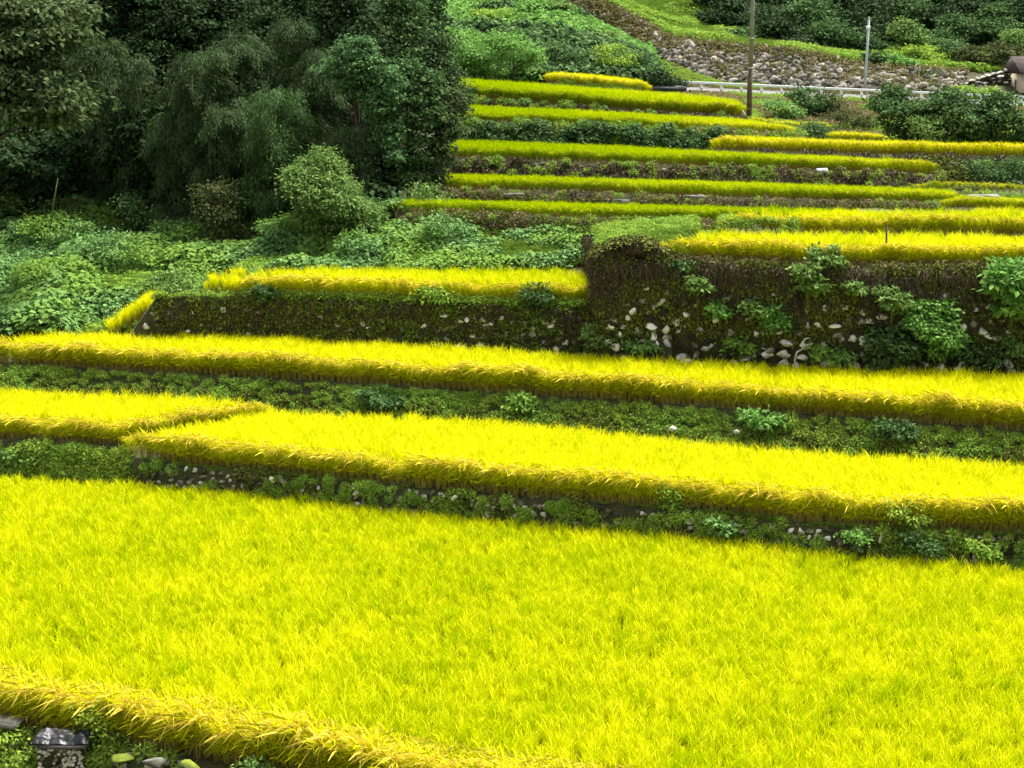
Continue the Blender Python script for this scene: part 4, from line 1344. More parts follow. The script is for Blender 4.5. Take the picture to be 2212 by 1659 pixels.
wallplant(1510, 590, 640, 34, 'small plant high on the left part of the tall wall')
wallplant(1748, 566, 640, 62, 'pale leafy plant hanging from the top middle of the tall wall', leaf=(.17, .1))
wallplant(1556, 648, 690, 48, 'bright little plant in the middle of the tall wall, left of the tiny sprig', 'lf_bright')
wallplant(1624, 648, 680, 32, 'tiny sprig between the bright little plant and the leafy plant above the white block')
wallplant(1674, 656, 722, 62, 'leafy plant on the tall wall above the white block', 'lf_bright')
wallplant(1848, 612, 634, 24, 'single light rosette under the vine fringe of the tall wall', 'lf_light')
wallplant(1930, 616, 678, 84, 'spreading plant under the vine fringe, above the largest shrub of the tall wall', 'lf_light')
wallplant(2025, 642, 790, 130, 'largest bright green shrub growing out of the tall wall', 'lf_bright', 330, (.17, .1), nb=9, cat='shrub')
wallplant(1925, 700, 796, 150, 'wide low shrub at the left foot of the largest bright shrub', 'lf_mid', 330, (.17, .1), nb=9, cat='shrub')
wallplant(2110, 735, 800, 110, 'dark leafy plant at the right foot of the largest bright shrub', 'lf_mid', 280)
wallplant(2185, 728, 770, 56, 'small plant near the lower right corner of the tall wall', 'lf_light')
wallplant(1601, 728, 768, 74, 'blue green plant at the foot of the tall wall, left of the white block', 'lf_kudzu')
wallplant(1380, 736, 762, 90, 'flat green plant at the foot of the tall wall near its left corner', 'lf_kudzu')
wallplant(1790, 745, 792, 120, 'low plant at the foot of the tall wall, right of the pale vine stem', 'lf_kudzu')
wallplant(2192, 562, 690, 130, 'large pale leaved plant spilling over the tall wall at the right edge', 'lf_bright', 260, (.24, .13), nb=8)
wallplant(1224, 672, 752, 84, 'leafy plant at the right end of the low wall', 'lf_kudzu', f=fD, d=53.4)
wallplant(1296, 700, 760, 80, 'leafy plant where the low wall meets the tall wall', 'lf_light', f=fD, d=51.0)
wallplant(1780, 528, 588, 105, 'yellow green climbing plant in front of the rice on the tall wall', 'lf_light', 170, (.16, .1), d=float(fE['foot'].y(.19)) - .35)
wallplant(1470, 552, 585, 110, 'low weeds on the tall wall just right of the vine mound', 'lf_mid', 150, d=float(fE['foot'].y(.1)) - .3)
wallplant(1160, 612, 668, 85, 'bushy weed in front of the rice on the low wall, near the tall wall', 'lf_mid', 300, f=fD, d=float(fD['foot'].y(.01)) - .15)
wallplant(940, 618, 655, 80, 'bushy weed in front of the middle of the rice on the low wall', 'lf_weed', 260, f=fD, d=float(fD['foot'].y(-.04)) - .15)
wallplant(575, 612, 648, 60, 'leafy weed at the left end of the rice on the low wall', 'lf_mid', 260, f=fD, d=float(fD['foot'].y(-.14)) - .15)
wallplant(1130, 848, 905, 70, 'bright weed clump on the bank, above the stone with pale top', 'lf_kudzu', 200, f=fC, d=float(fC['foot'].y(.0)) - .7)
wallplant(1645, 880, 925, 110, 'brightest green weed clump on the bank between the two long golden fields', 'lf_bright', 190, f=fC, d=float(fC['foot'].y(.15)) - .8)
wallplant(1935, 905, 950, 110, 'grey green weed clump on the right part of the weedy bank', 'lf_mid', 190, f=fC, d=float(fC['foot'].y(.23)) - .8)
wallplant(820, 835, 885, 120, 'leafy weed clump on the weedy bank left of the picture centre', 'lf_mid', 190, f=fC, d=float(fC['foot'].y(-.08)) - .8)
wallplant(1560, 1120, 1150, 50, 'small fern like weed in the stone edging, left of its palest stones', 'lf_kudzu', 260, f=fB)
wallplant(1850, 1140, 1175, 60, 'bright weed in the stone edging just right of its palest stones', 'lf_bright', 200, (.1, .06), f=fB)
wallplant(1990, 1150, 1200, 110, 'dark leafy weed in the stone edging near the right edge', 'lf_mid', 260, (.1, .06), f=fB)
wallplant(2120, 1160, 1205, 90, 'leafy weed at the right end of the stone edging', 'lf_weed', 260, (.1, .06), f=fB)
wallplant(1450, 1040, 1100, 60, 'green weed among the bare stalks in the middle of the stalky field', 'lf_weed', 200, (.1, .05), f=fB, d=float(fB['foot'].y(.095)) - .1)
wallplant(1960, 1075, 1140, 130, 'wide green weed among the bare stalks near the right edge', 'lf_weed', 200, (.1, .05), f=fB, d=float(fB['foot'].y(.24)) - .1)
wallplant(60, 955, 1010, 150, 'broad leaved weed below the short golden strip at the left edge', 'lf_kudzu', 240, (.14, .1), f=fB2, d=47.0)
wallplant(225, 1500, 1640, 120, 'fresh green weed growing up through the rice beside the black sheet', 'lf_weed', 330, (.09, .05), f=fA, d=28.75)
wallplant(30, 1575, 1680, 110, 'leafy weed in the bottom left corner below the pale slab', 'lf_weed', 330, (.09, .05), f=fA, d=28.6)
wallplant(560, 1640, 1690, 70, 'weed at the bottom edge, right of the mossy capstones', 'lf_kudzu', 260, (.09, .05), f=fA, d=26.9)

# abandoned plot: some vine heaps one can tell apart
for px, top, d, wp, lab, mt in [
        (95, 655, 57.2, 130, 'glossy leaved heap just above the left end of the golden field, at the left edge', 'lf_kudzu'),
        (110, 560, 61, 260, 'broad rounded heap of vines at the left edge of the abandoned plot', 'lf_kudzu'),
        (120, 462, 68, 240, 'dark topped heap of vines at the foot of the wood, far left', 'lf_kudzu'),
        (400, 470, 66, 180, 'heap of vines at the foot of the wood below the yellowish bush', 'lf_kudzu'),
        (640, 462, 63, 230, 'blue green heap of vines in front of the pale rounded bush', 'lf_kudzu'),
        (780, 500, 60, 160, 'heap of vines at the middle of the green patch, right of the pale rounded bush', 'lf_kudzu'),
        (960, 465, 60.3, 160, 'rightmost tall heap of vines, below the lowest green strip', 'lf_kudzu'),
        (250, 500, 63, 220, 'heap of vines in the middle of the abandoned plot', 'lf_kudzu'),
        (370, 585, 58.5, 160, 'weedy heap of vines just left of the rice on the low wall', 'lf_light')]:
    plant('vine_heap', px, top, d, wp, lab, 'vines', mt, (.13, .1), 190, 9, .0, None, 9, .2, .15, .02, 2, None, ('foliage', 'stems'))
# little tufts of rice at the left end of the low wall
def rice_tuft(px, py, d, n, w_, label, lean=0.0):
    c = np.array(at(px, py, d))
    X = c[0] + rng.uniform(-.5, .5, n) * w_
    Y = c[1] + rng.uniform(-.9, 1.6, n)
    Z = c[2] + (X - c[0]) * lean
    scatter('rice_tuft', 'rice', P3((X, Y, Z)), rng.uniform(.7, .95, n), label, 'rice', None, rng.integers(0, 6, n), np.full(n, .95))


rice_tuft(285, 700, 56.4, 90, 1.5, 'small golden patch of rice sloping off the left end of the low wall', .6)
rice_tuft(490, 632, 55.6, 26, 1.2, 'small golden patch of rice left of the field on the low wall')

# ---------------------------------------------------------------- shrubs and trees of the far side
plant('shrub', 1955, 176, 84, 150, 'round dark green shrub, left one of the three big ones below the guard rail', 'shrub', 'lf_mid', (.2, .12), 120, 11, .0, trunk=.05, multi=2, cr=.22)
plant('shrub', 2070, 186, 83, 175, 'big dark shrub, middle one of the three below the guard rail', 'shrub', 'lf_mid', (.2, .12), 120, 12, .0, trunk=.05, multi=2, cr=.22)
plant('shrub', 2185, 194, 82.5, 160, 'big dark shrub at the right edge, right one of the three below the guard rail', 'shrub', 'lf_mid', (.2, .12), 120, 11, .0, trunk=.05, multi=2, cr=.22)
plant('shrub', 2330, 230, 82, 200, 'big dark green shrub just outside the right edge', 'shrub', 'lf_mid', (.2, .12), 90, 11, .0, trunk=.05, multi=2)
plant('shrub', 2010, 245, 82, 80, 'lighter small shrub between the left and middle big shrubs', 'shrub', 'lf_light', (.15, .09), 130, 8, .0, trunk=.04)
plant('shrub', 1745, 185, 104, 95, 'grey green shrub under the guard rail, two steps right of the utility pole', 'shrub', 'lf_mid', (.2, .12), 110, 9, .0, trunk=.04)
plant('shrub', 1690, 212, 101, 90, 'blue green shrub just right of the utility pole', 'shrub', 'lf_kudzu', (.2, .12), 110, 8, .0, trunk=.04)
plant('shrub', 1800, 193, 104, 46, 'thin rusty shrub under the guard rail', 'shrub', 'lf_rust', (.16, .09), 130, 7, .0, trunk=.03)
plant('shrub', 1845, 236, 97, 120, 'wide brownish shrub between the rusty one and the big dark ones', 'shrub', 'lf_rust', (.16, .09), 110, 9, .0, trunk=.03)
plant('shrub', 1772, 262, 91.5, 90, 'small shrub between the two thin rice plots right of the pole', 'shrub', 'lf_mid', (.16, .09), 140, 8, .0, trunk=.03)
plant('shrub', 1700, 276, 89, 60, 'low weedy shrub at the right end of the strip below the pole', 'shrub', 'lf_weed', (.14, .08), 140, 7, .0, trunk=.03)
plant('bramble', 2050, 334, 72.5, 95, 'dark bramble at the right end of the stony bank', 'bramble', 'lf_ivy', (.14, .09), 180, 8, .0, trunk=.03)
plant('bramble', 2130, 345, 72.5, 110, 'greener bramble below the long yellow strip on the right', 'bramble', 'lf_mid', (.14, .09), 160, 8, .0, trunk=.03)
plant('bramble', 2215, 342, 72.5, 110, 'bramble at the right edge below the long yellow strip', 'bramble', 'lf_mid', (.14, .09), 160, 8, .0, trunk=.03)
plant('shrub', 1440, 148, 119, 78, 'dark bush right of the highest yellow strip, against the guard rail', 'shrub', 'lf_forest', (.22, .13), 120, 9, .0, trunk=.05)
plant('shrub', 1330, 92, 121, 110, 'olive bush behind the highest yellow strip', 'shrub', 'lf_weed', (.2, .12), 80, 9, .0, trunk=.05)
plant('shrub', 1215, 88, 122, 90, 'leaning dark green bush behind the left end of the highest yellow strip', 'shrub', 'lf_mid', (.22, .13), 90, 9, .0, trunk=.05)
plant('shrub', 1385, 110, 122, 90, 'green bush between the olive and the dark bush near the guard rail', 'shrub', 'lf_mid', (.22, .13), 90, 9, .0, trunk=.05)
plant('shrub', 1000, 55, 117, 150, 'bright bushy growth beside the wood, left above the highest long strip', 'shrub', 'lf_bright', (.22, .14), 70, 10, .0, trunk=.05)
plant('shrub', 1110, 62, 116.5, 160, 'bright bushy growth with a dark underside, left of the highest yellow strip', 'shrub', 'lf_bright', (.22, .14), 70, 10, .25, trunk=.05)
plant('shrub', 1070, 20, 138, 140, 'brownish green mound of bushes above the bright growth', 'shrub', 'lf_weed', (.25, .16), 60, 9, .0, trunk=.05)
plant('shrub', 1180, 0, 143, 130, 'green bush high on the mound beside the path', 'shrub', 'lf_light', (.25, .16), 60, 9, .0, trunk=.05)
plant('shrub', 1280, 55, 136, 120, 'green bush beside the middle of the grassy path', 'shrub', 'lf_light', (.25, .16), 60, 9, .0, trunk=.05)
plant('tree', 1030, -60, 175, 150, 'dark round tree at the very top, right of the wood', 'tree', 'lf_forest', (.4, .25), 30, 10, .2)

G1, G2 = 'trees on the far slope', 'shrubs on the far slope'
tr = [(1535, -60, 168, 130, 'dark tree at the top of the meadow, left of the utility pole'), (1590, -10, 164, 100, 'dark tree on the meadow directly left of the utility pole'),
      (1560, 25, 161, 110, 'low bluish dark tree standing on the meadow left of the utility pole'),
      (1665, 15, 163, 110, 'dark tree on the meadow just right of the utility pole'), (1735, 25, 162, 110, 'dark tree between the two poles, the nearer to the utility pole'),
      (1805, 30, 161, 100, 'dark tree between the two poles, the nearer to the metal pole'), (1700, -70, 178, 170, 'tall dark tree at the top, between the two poles'),
      (1830, -60, 176, 150, 'tall dark tree at the top, just left of the metal pole'), (1930, -20, 165, 160, 'broad dark tree directly behind the top of the metal pole'),
      (2060, -60, 176, 190, 'tall dark tree at the top, right of the metal pole'), (2200, -60, 174, 190, 'tall dark tree in the upper right corner'),
      (2340, -40, 170, 190, 'tall dark tree outside the upper right corner'), (1450, -150, 185, 200, 'tall dark tree above the picture, left of the utility pole')]
for i, (px, top, d, wp, lab) in enumerate(tr):
    plant('tree', px, top, d, wp, lab, 'tree', 'lf_forest' if i != 8 else 'lf_bamboo', (.42, .26), 34, 12, .1, G1, cr=.5)
for i, (px, top, d, wp) in enumerate([(1645, 62, 153, 60), (1690, 40, 152, 95), (1745, 66, 151, 60), (1800, 44, 150, 95), (1850, 72, 152, 55), (1665, 10, 158, 100), (1760, -8, 157, 130), (1845, 22, 156, 90),
                                      (1640, -50, 168, 140), (1740, -70, 170, 150), (1850, -30, 163, 140), (1725, 88, 149, 40), (1610, 70, 152, 50)]):
    plant('tree', px, top, d, wp, 'dark bushy tree in the dense row on the meadow between the two poles', 'tree', ['lf_mid', 'lf_forest', 'lf_bamboo'][i % 3], (.36, .22), 38, 13, .0, 'dense row between the poles', cr=.6)
for i, (px, top, d, wp) in enumerate([(1910, 30, 158, 120), (1980, -10, 163, 130), (2040, 10, 161, 120), (2110, -15, 164, 140), (2180, 0, 160, 130), (2240, -10, 160, 150), (2010, -60, 172, 160), (2130, -70, 175, 170)]):
    plant('tree', px, top, d, wp, 'dark tree in the wood right of the metal pole, above the shrubs', 'tree', 'lf_mid' if i % 3 == 1 else 'lf_forest', (.36, .22), 38, 12, .0, 'wood right of the metal pole', cr=.45)
sh = [(1965, 38, 150, 80, 'lf_light', 'pale little tree right of the metal pole top'), (2015, 60, 152, 130, 'lf_mid', 'green shrub right of the pale little tree'),
      (2085, 25, 156, 130, 'lf_mid', 'rounded green tree in the middle of the right slope'), (2160, 35, 155, 130, 'lf_mid', 'green tree near the right edge of the far slope'),
      (2215, 60, 150, 120, 'lf_light', 'light green shrub at the right edge of the far slope'),
      (1900, 112, 139, 70, 'lf_mid', 'small dark shrub right of the metal pole foot'), (1948, 118, 138, 70, 'lf_bright', 'bright green shrub right of the metal pole foot, behind the rail'),
      (1995, 98, 143, 110, 'lf_weed', 'olive shrub above the lower end of the diagonal ramp'), (2060, 82, 145, 120, 'lf_mid', 'dark green shrub above the diagonal ramp'),
      (2110, 100, 141, 90, 'lf_rust', 'brown shrub directly above the diagonal ramp'), (2180, 90, 142, 120, 'lf_rust', 'reddish brown shrub above the upper end of the diagonal ramp'),
      (2000, 150, 136, 80, 'lf_mid', 'low shrub behind the rail at the foot of the diagonal ramp'), (2110, 165, 128, 120, 'lf_weed', 'weedy shrub in front of the diagonal ramp'),
      (1870, 70, 152, 90, 'lf_mid', 'shrub on the meadow directly behind the metal pole'), (1780, 80, 153, 70, 'lf_mid', 'low shrub on the meadow left of the metal pole')]
for px, top, d, wp, mt, lab in sh:
    plant('shrub', px, top if top != 165 else 186, d, wp, lab, 'shrub', mt, (.3, .19), 55, 10, .0, G2, cr=.35, trunk=.06)
# the wooded hill behind everything, far off: one mass
X, Y, Z = band(900, 2900, [(900, -200, 185), (1400, -130, 190), (2900, -60, 178)], [(900, -520, 400), (2900, -500, 400)], .05)
scatter('woodland', 'dark', P3((X, Y, Z + 1.5)), rng.uniform(5, 9, len(X)), 'dark wood covering the hill behind the meadow', 'wood')

# ---------------------------------------------------------------- road, guard rail, poles, small things
l0, l1 = Line([at(*q) for q in [(1400, 194, 123.7), (1900, 216, 123.7), (2700, 252, 123.7)]]), Line([at(*q) for q in [(1400, 188, 130), (1900, 208, 130), (2700, 243, 130)]])
a = np.linspace(l0.a[0], l0.a[-1], 60)
V = np.stack([np.stack([a * l0.y(a), l0.y(a), l0.z(a) + .06], -1), np.stack([a * l1.y(a), l1.y(a), l1.z(a) + .06], -1)], 1).reshape(-1, 3)
tag(link('road', make_mesh('road', V, np.array([[2 * i, 2 * i + 2, 2 * i + 3, 2 * i + 1] for i in range(59)]), M['asphalt'])), kind='structure')

rail = Line([at(*q) for q in [(1385, 193.5, 123.9), (1900, 216.2, 123.9), (2700, 252.2, 123.9)]])
a = np.arange(rail.a[0], rail.a[-1], 1.47 / 123.9)
root = empty('guard_rail', (a[0] * 123.9, 123.9, float(rail.z(a[0]))), 'white guard rail along the road behind the terraces', 'guard rail')
r0 = np.array(root.location)
b = MB()
pts = [np.array([q * rail.y(q), rail.y(q), rail.z(q)]) - r0 for q in a]
for hh_, t_, w2 in ((.70, .13, .07), (.62, .05, .10), (.30, .05, .06)):
    for p, q in zip(pts[:-1], pts[1:]):
        b2 = (q - p)
        L_ = np.linalg.norm(b2[:2])
        V = []
        for e in (p, q):
            for dy, dz in ((-w2 / 2, -t_ / 2), (w2 / 2, -t_ / 2), (w2 / 2, t_ / 2), (-w2 / 2, t_ / 2)):
                V.append([e[0], e[1] + dy - .06, e[2] + hh_ + dz])
        if hh_ == .30 and not (len(b.V) % 5):
            pass
        b.add(V, [[0, 1, 5, 4], [1, 2, 6, 5], [2, 3, 7, 6], [3, 0, 4, 7]])
link('beam', make_mesh('beam', np.vstack(b.V), b.Q, M['white_paint']), root)
pb = MB()
pb.box((0, 0, .36), (.17, .12, .78))
pb.box((0, -.02, .77), (.2, .16, .04))
pm = make_mesh('post', np.vstack(pb.V), pb.Q, M['white_paint'])
for p in pts:
    link('post', pm, root, p + np.array([0, .04, -.05]))

p0 = np.array(at(1618, 250, 96.5))
root = empty('utility_pole', p0, 'tall utility pole, brown below and grey above, at the end of the tall rice strip', 'pole')
b = MB()
b.tube([(0, 0, 0), (-.01, 0, 1.4), (.02, 0, 2.7)], [.15, .145, .14], 12)
link('lower_shaft', make_mesh('lower_shaft', np.vstack(b.V), b.Q, M['pole_wood'], smooth=False), root)
b = MB()
b.tube([(.02, 0, 2.7), (.03, 0, 6), (.05, 0, 10.5)], [.13, .12, .1], 12)
link('upper_shaft', make_mesh('upper_shaft', np.vstack(b.V), b.Q, M['pole_concrete']), root)
b = MB()
b.tube([(.02, 0, 2.62), (.02, 0, 2.72)], .158, 12)
b.tube([(.03, 0, 4.3), (.03, 0, 4.38)], .14, 12)
link('clamp', make_mesh('clamp', np.vstack(b.V), b.Q, M['galvanised']), root)
b = MB()
for k in range(14):
    z = 2.2 + k * .45
    s_ = 1 if k % 2 else -1
    b.tube([(s_ * .1, 0, z), (s_ * .24, -.02, z), (s_ * .25, -.02, z + .05)], .012, 5)
link('step_bolts', make_mesh('step_bolts', np.vstack(b.V), b.Q, M['galvanised']), root)

p0, p1_ = np.array(at(1868, 201, 131)), np.array(at(1877, 40, 131))
dd = p1_ - p0
root = empty('metal_pole', p0, 'thin pale grey metal pole behind the guard rail', 'pole')
b = MB()
b.tube([(0, 0, -.2), dd * .5, dd], [.115, .1, .085], 10)
link('shaft', make_mesh('shaft', np.vstack(b.V), b.Q, M['galvanised']), root)
b = MB()
b.tube([dd, dd + np.array([0, 0, .12])], [.1, .04], 10)
link('cap', make_mesh('cap', np.vstack(b.V), b.Q, M['galvanised']), root)
b = MB()
b.box(dd * .88 + np.array([-.05, -.16, 0]), (.3, .22, .26))
b.tube([dd * .86 + np.array([0, 0, 0]), dd * .9], .125, 10)
link('junction_box', make_mesh('junction_box', np.vstack(b.V), b.Q, M['white_paint']), root)

# ramp wall and the corner of a house at the right edge
A_, B_ = np.array(at(2030, 196, 134)), np.array(at(2300, 118, 137))
root = empty('ramp_wall', A_, 'rough diagonal stone ramp rising to the right edge, with a pale coping', 'ramp wall')
n = 26
t = np.linspace(0, 1, n)
top = (B_ - A_) * t[:, None]
low = top + np.array([0, -.3, 0]) - np.array([0, 0, 1]) * (.4 + 1.3 * t)[:, None]
V = np.stack([low, top, top + np.array([0, .8, 0]), low + np.array([0, .9, 0])], 1).reshape(-1, 3)
Q = [[4 * i + j, 4 * i + (j + 1) % 4, 4 * i + 4 + (j + 1) % 4, 4 * i + 4 + j] for i in range(n - 1) for j in range(4)] + [[0, 3, 2, 1], [4 * n - 4, 4 * n - 3, 4 * n - 2, 4 * n - 1]]
link('core', make_mesh('core', V, np.array(Q), M['earth_wall']), root)
vs, fs, n0 = [], [], 0
for k in range(260):
    t_ = rng.random()
    c = (B_ - A_) * t_ + np.array([0, -.2, -(.15 + rng.random() * (.4 + 1.2 * t_))])
    rv, rf = ROCKS[rng.integers(0, 8)]
    s_ = rng.uniform(.25, .5)
    vs.append(rv * np.array([s_ * 1.7, s_ * .8, s_ * .6]) + c)
    fs.append(rf + n0)
    n0 += len(rv)
link('stones', make_mesh('stones', np.vstack(vs), np.vstack(fs), M['rock']), root)
b = MB()
M['coping'] = noise_mat('coping', [(0.3, (0.3, 0.28, 0.23)), (0.7, (0.5, 0.47, 0.4))], 2, 6)
for k in range(22):
    c = (B_ - A_) * ((k + .5) / 22) + np.array([0, 0, .08 + rng.normal(0, .03)])
    rv, rf = ROCKS[rng.integers(0, 8)]
    b.add(np.hstack([rv[:, :1] * .75, rv[:, 1:2] * .7, rv[:, 2:] * .3]) + c, np.hstack([rf, rf[:, :1]])[:, :3])
link('coping', make_mesh('coping', np.vstack(b.V), b.Q, M['coping']), root)

c = np.array(at(2201, 214, 133))
root = empty('house', c, 'corner of a small cream walled house under a dark roof at the right edge', 'house')
b = MB()
b.box((2.6, 2.0, .7), (5.2, 4.0, 2.7))
link('wall', make_mesh('wall', np.vstack(b.V), b.Q, M['plaster']), root)
b = MB()
V = [[-.2, -.7, 1.95], [5.7, -.7, 1.95], [5.7, 4.7, 1.95], [-.2, 4.7, 1.95], [-.2, 2, 3.3], [5.7, 2, 3.3], [-.2, -.7, 2.07], [5.7, -.7, 2.07], [5.7, 4.7, 2.07], [-.2, 4.7, 2.07]]
me = make_mesh('roof', np.array(V, float), [np.array([[0, 3, 2, 1], [0, 1, 7, 6], [2, 3, 9, 8], [6, 7, 5, 4], [8, 9, 4, 5]]), np.array([[0, 6, 4], [0, 4, 3], [3, 4, 9], [1, 5, 7], [1, 2, 5], [2, 8, 5]])], M['roof'])
link('roof', me, root)
b = MB()
for z in (.55, 1.55):
    b.box((1.6, -.03, z), (1.3, .06, .06))
for x in (.95, 1.6, 2.25):
    b.box((x, -.03, 1.05), (.06, .06, .95))
w_ = link('window', make_mesh('window', np.vstack(b.V), b.Q, M['white_paint']), root)
b = MB()
b.box((1.6, .0, 1.05), (1.3, .02, 1.0))
link('pane', make_mesh('pane', np.vstack(b.V), b.Q, M['glass']), w_)
b = MB()
b.box((-.25, .3, .2), (.12, .12, 2.6))
link('corner_post', make_mesh('corner_post', np.vstack(b.V), b.Q, M['pole_wood']), root)


def rock_thing(px, py, d, sx, sz, label, mat, cat='stone', name='stone', rz=0.0, sy=None):
    p = np.array(at(px, py, d))
    rv, rf = ROCKS[rng.integers(0, 8)]
    o = link(name, make_mesh(name, rv * np.array([sx, sy or sx * .7, sz]) * 1.15, rf, mat), None, p)
    o.rotation_euler = (0, rz, rng.normal(0, .3))
    return tag(o, label, cat)


M['pink_stone'] = noise_mat('pink_stone', [(0.3, (0.35, 0.25, 0.18)), (0.7, (0.5, 0.38, 0.3))], 2, 4)
M['white_stone'] = noise_mat('white_stone', [(0.3, (0.3, 0.28, 0.23)), (0.6, (0.55, 0.52, 0.46))], 8, 6, bump=.4)
rock_thing(1456, 117, 141, 1.0, .5, 'pinkish boulder on the path at the foot of the embankment', M['pink_stone'], 'boulder', 'boulder')
rock_thing(1436, 100, 142.5, .9, .4, 'smaller pinkish boulder just above the pinkish one on the path', M['pink_stone'], 'boulder', 'boulder')
rock_thing(1333, 48, 146.5, 1.2, .55, 'pale boulder on the path high on the left of the embankment', M['white_stone'], 'boulder', 'boulder')
rock_thing(1002, 36, 139, 1.2, .5, 'rock shape standing in for the pale roof above the bright bushes beside the wood', M['white_stone'], 'boulder', 'boulder')  # added rock that stands in for a small pale roof
rock_thing(1606, 245, 95.8, .32, .32, 'white stone at the foot of the utility pole', M['white_stone'])
def wd_(px, back=.25):
    a = (px - 1106) / F
    return float(fE['foot'].y(a)) - fE['lip'] - fE['sb'] - .12 - back


rock_thing(1692, 764, wd_(1692), .42, .22, 'white block at the foot of the tall wall', M['white_stone'])
rock_thing(1697, 742, wd_(1697, .12), .52, .24, 'pale wedge shaped stone just above the white block', M['white_stone'], rz=.3)
rock_thing(1365, 672, wd_(1365, .12), .22, .3, 'pale stone high in the left part of the tall wall', M['white_stone'], rz=.7)
rock_thing(1358, 686, wd_(1358, .1), .18, .2, 'round white stone below the pale one high in the tall wall', M['white_stone'])
rock_thing(1438, 712, wd_(1438, .1), .28, .4, 'leaning pale stone in the middle of the left part of the tall wall', M['white_stone'], rz=.5)
rock_thing(1545, 690, wd_(1545, .1), .22, .26, 'pale stone under the bright little plant on the tall wall', M['white_stone'])
rock_thing(1200, 693, 53.35, .34, .22, 'white stone near the top of the right end of the low wall', M['white_stone'], rz=-.4)
rock_thing(293 * 2, 1035, float(fB['foot'].y(-.145)) - .5, .16, .16, 'single white stone in the left part of the stone edging', M['white_stone'])
rock_thing(982, 1076, float(fB['foot'].y(-.034)) - .5, .2, .16, 'white stone in the stone edging left of the picture centre', M['white_stone'])
rock_thing(1905, 1163, float(fB['foot'].y(.222)) - .5, .2, .28, 'palest stone of the stone edging, near the right', M['white_stone'])
for px_, s_, lb_ in ((1452, .2, 'pale stone in the middle of the weedy bank, left one'), (1590, .16, 'small pale stone in the weedy bank, right one')):
    rock_thing(px_, 925 if px_ == 1452 else 932, float(fC['foot'].y((px_ - 1106) / F)) - 1.35, s_ * 1.3, s_, lb_, M['white_stone'])

# concrete edge under the fifth strip, channel slab, bright sheets
a = np.linspace(-.035, .27, 40)
ye, ze = fF5['foot'].y(a) - fF5['lip'] - .34, fF5['foot'].z(a) - .2
V = np.stack([np.stack([a * ye, ye, ze - .3], -1), np.stack([a * ye, ye, ze], -1), np.stack([a * ye, ye + .3, ze], -1), np.stack([a * ye, ye + .3, ze - .3], -1)], 1).reshape(-1, 3)
Q = [[4 * i + j, 4 * i + (j + 1) % 4, 4 * i + 4 + (j + 1) % 4, 4 * i + 4 + j] for i in range(39) for j in range(4)] + [[0, 3, 2, 1], [156, 157, 158, 159]]
tag(link('concrete_edging', make_mesh('concrete_edging', V, np.array(Q), M['concrete'])), 'long weathered concrete edging below the second lowest green strip', 'edging')


def slab(px, py, d, dims, label, mat, cat, name, rz=0.0, rx=0.0):
    b = MB()
    b.box((0, 0, 0), dims, 0, 0, .008)
    b.box((dims[0] * .2, 0, dims[2] * .5), (dims[0] * .45, dims[1] * .9, dims[2] * .4), 0, 0, .006)
    o = link(name, make_mesh(name, np.vstack(b.V), b.Q, mat), None, at(px, py, d))
    o.rotation_euler = (rx, 0, rz)
    return tag(o, label, cat)


slab(1502, 424, 63.6, (.7, .3, .07), 'pale slab lying on the concrete edging', M['concrete'], 'slab', 'slab')
slab(1110, 420, 65.2, (.8, .3, .07), 'grey slab on the left part of the concrete edging', M['concrete'], 'slab', 'slab')
slab(1776, 368, 70.6, (.45, .2, .08), 'white sheet lying on the stony bank', M['galvanised'], 'sheet', 'sheet', .1, .5)
slab(2125, 425, 62.3, (1.2, .6, .08), 'grey concrete channel slab between the two small plots on the right', M['concrete'], 'slab', 'slab', .05, .1)
slab(2050, 355, 73.0, (.8, .4, .12), 'grey slab hidden in the weeds at the right end of the stony bank', M['concrete'], 'slab', 'slab')
slab(1445, 192, 113, (2.3, .5, .26), 'dark beam lying under the dark bush right of the highest yellow strip', M['black_sheet'], 'beam', 'beam', .05)
# stake in the rice, pale stake at the wood, vine stem
b = MB()
b.tube([(0, 0, 0), (.01, 0, .55), (.0, 0, 1.1)], [.035, .033, .03], 7)
b.tube([(0, 0, 1.1), (0, 0, 1.13)], [.036, .02], 7)
tag(b.build('stake', M['pole_wood'], None, at(1912, 566, float(fE['foot'].y(.22)) + .2)), 'weathered stake standing in the golden rice on the tall wall', 'stake')
b = MB()
b.tube([(0, 0, 0), (.08, 0, .3), (.17, 0, .55)], [.05, .04, .035], 7)
b.tube([(.17, 0, .55), (.19, 0, .6)], [.035, .01], 7)
tag(b.build('stake', M['white_stone'], None, at(893, 425, 65.3)), 'short pale stake leaning at the edge of the wood', 'stake')
b = MB()
b.tube([(0, 0, -.3), (-.02, -.02, .2), (.03, -.03, .42), (.2, -.03, .52), (.16, -.03, .68), (.26, -.02, .82), (.42, 0, .84)], [.03, .03, .028, .025, .03, .025, .01], 6)
tag(b.build('climbing_vine', M['white_stone'], None, at(1718, 790, wd_(1718, .3))), 'pale crooked climbing vine at the foot of the tall wall, right of the white block', 'vine')
b = MB()
b.tube([(0, 0, 0), (.02, -.02, .35), (.0, -.02, .62)], [.03, .028, .02], 6)
tag(b.build('pipe', M['galvanised'], None, at(1299, 672, 51.6)), 'short pale pipe on the corner between the low and the tall wall', 'pipe')

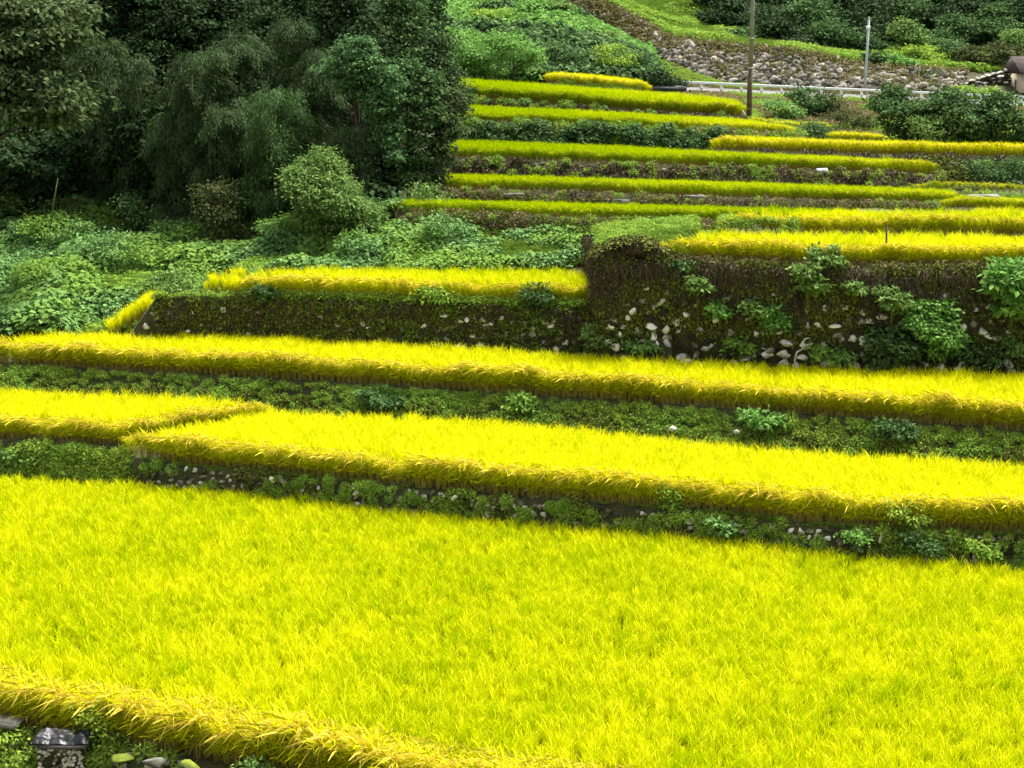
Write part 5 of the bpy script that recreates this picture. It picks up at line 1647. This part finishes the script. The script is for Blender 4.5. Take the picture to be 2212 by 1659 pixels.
# near left corner: slab, stone block with black sheet, mossy capstones
slab(15, 1560, 29.1, (.55, .35, .1), 'pale slab at the left edge under the foreground rice', M['concrete'], 'slab', 'slab', -.3)
p = np.array(at(130, 1612, 28.35))
root = empty('stone_block', p, 'squared block of small pale stones under the black sheet, bottom left', 'stone block')
b = MB()
b.box((0, .25, -.35), (.8, .5, .7))
link('core', make_mesh('core', np.vstack(b.V), b.Q, M['earth_wall']), root)
vs, fs, n0 = [], [], 0
for k in range(110):
    rv, rf = ROCKS[rng.integers(0, 8)]
    s_ = rng.uniform(.06, .13)
    vs.append(rv * np.array([s_ * 1.1, s_, s_ * .9]) + np.array([rng.uniform(-.4, .4), rng.uniform(-.05, .0), rng.uniform(-.68, -.05)]))
    fs.append(rf + n0)
    n0 += len(rv)
link('stones', make_mesh('stones', np.vstack(vs), np.vstack(fs), M['small_pale']), root)
b = MB()
b.box((.06, .2, .02), (.82, .6, .05), 0, 0, .01)
link('cap_slab', make_mesh('cap_slab', np.vstack(b.V), b.Q, M['concrete']), root)
n = 34
gx, gy = np.meshgrid(np.linspace(-.52, .52, n), np.linspace(-.22, .26, 18), indexing='ij')
hz = .06 + .13 * vnoise(gx, gy, .11, 70) + .07 * vnoise(gx, gy, .045, 71)
rr = np.maximum(np.abs(gx) / .52, np.abs(gy - .02) / .24)
hz = hz * np.clip((1.04 - rr) * 5, .1, 1)
ok_ = []
V = np.stack([gx, gy, hz], -1).reshape(-1, 3)
I, J = np.meshgrid(np.arange(n - 1), np.arange(17), indexing='ij')
q0 = (I * 18 + J).ravel()
Vb = V.copy()
Vb[:, 2] = 0
m_ = len(V)
Q = np.stack([q0, q0 + 18, q0 + 19, q0 + 1], -1)
rim = [i * 18 for i in range(n)] + [(n - 1) * 18 + j for j in range(1, 18)] + [i * 18 + 17 for i in range(n - 2, -1, -1)] + [j for j in range(16, 0, -1)]
Qs = np.array([[rim[i], rim[(i + 1) % len(rim)], rim[(i + 1) % len(rim)] + m_, rim[i] + m_] for i in range(len(rim))])
o = link('plastic_sheet', make_mesh('plastic_sheet', np.vstack([V, Vb]), np.vstack([Q, Q[:, ::-1] + m_, Qs]), M['black_sheet'], smooth=True), None, p + np.array([.02, .12, .05]))
tag(o, 'crumpled black plastic sheet lying on the stone block, bottom left', 'plastic sheet')
p1, _ = face_pts(fA, 200, 520, 20, .7, 1.0, .25, height=1.0)
scatter('weeds', 'weed', p1, rng.uniform(.25, .5, len(p1)), 'small weeds around the mossy capstones, bottom left', 'weeds', out_rot(len(p1), .6))
for px, py, d, sx, mt, lab in [(262, 1640, 27.9, .62, 'moss', 'bright mossy capstone right of the stone block, bottom left'), (335, 1648, 27.5, .55, 'concrete', 'grey capstone between the two mossy ones'),
                               (405, 1655, 27.2, .5, 'moss', 'second mossy capstone, right of the grey one')]:
    rock_thing(px, py, d, sx, .2, lab, M[mt])
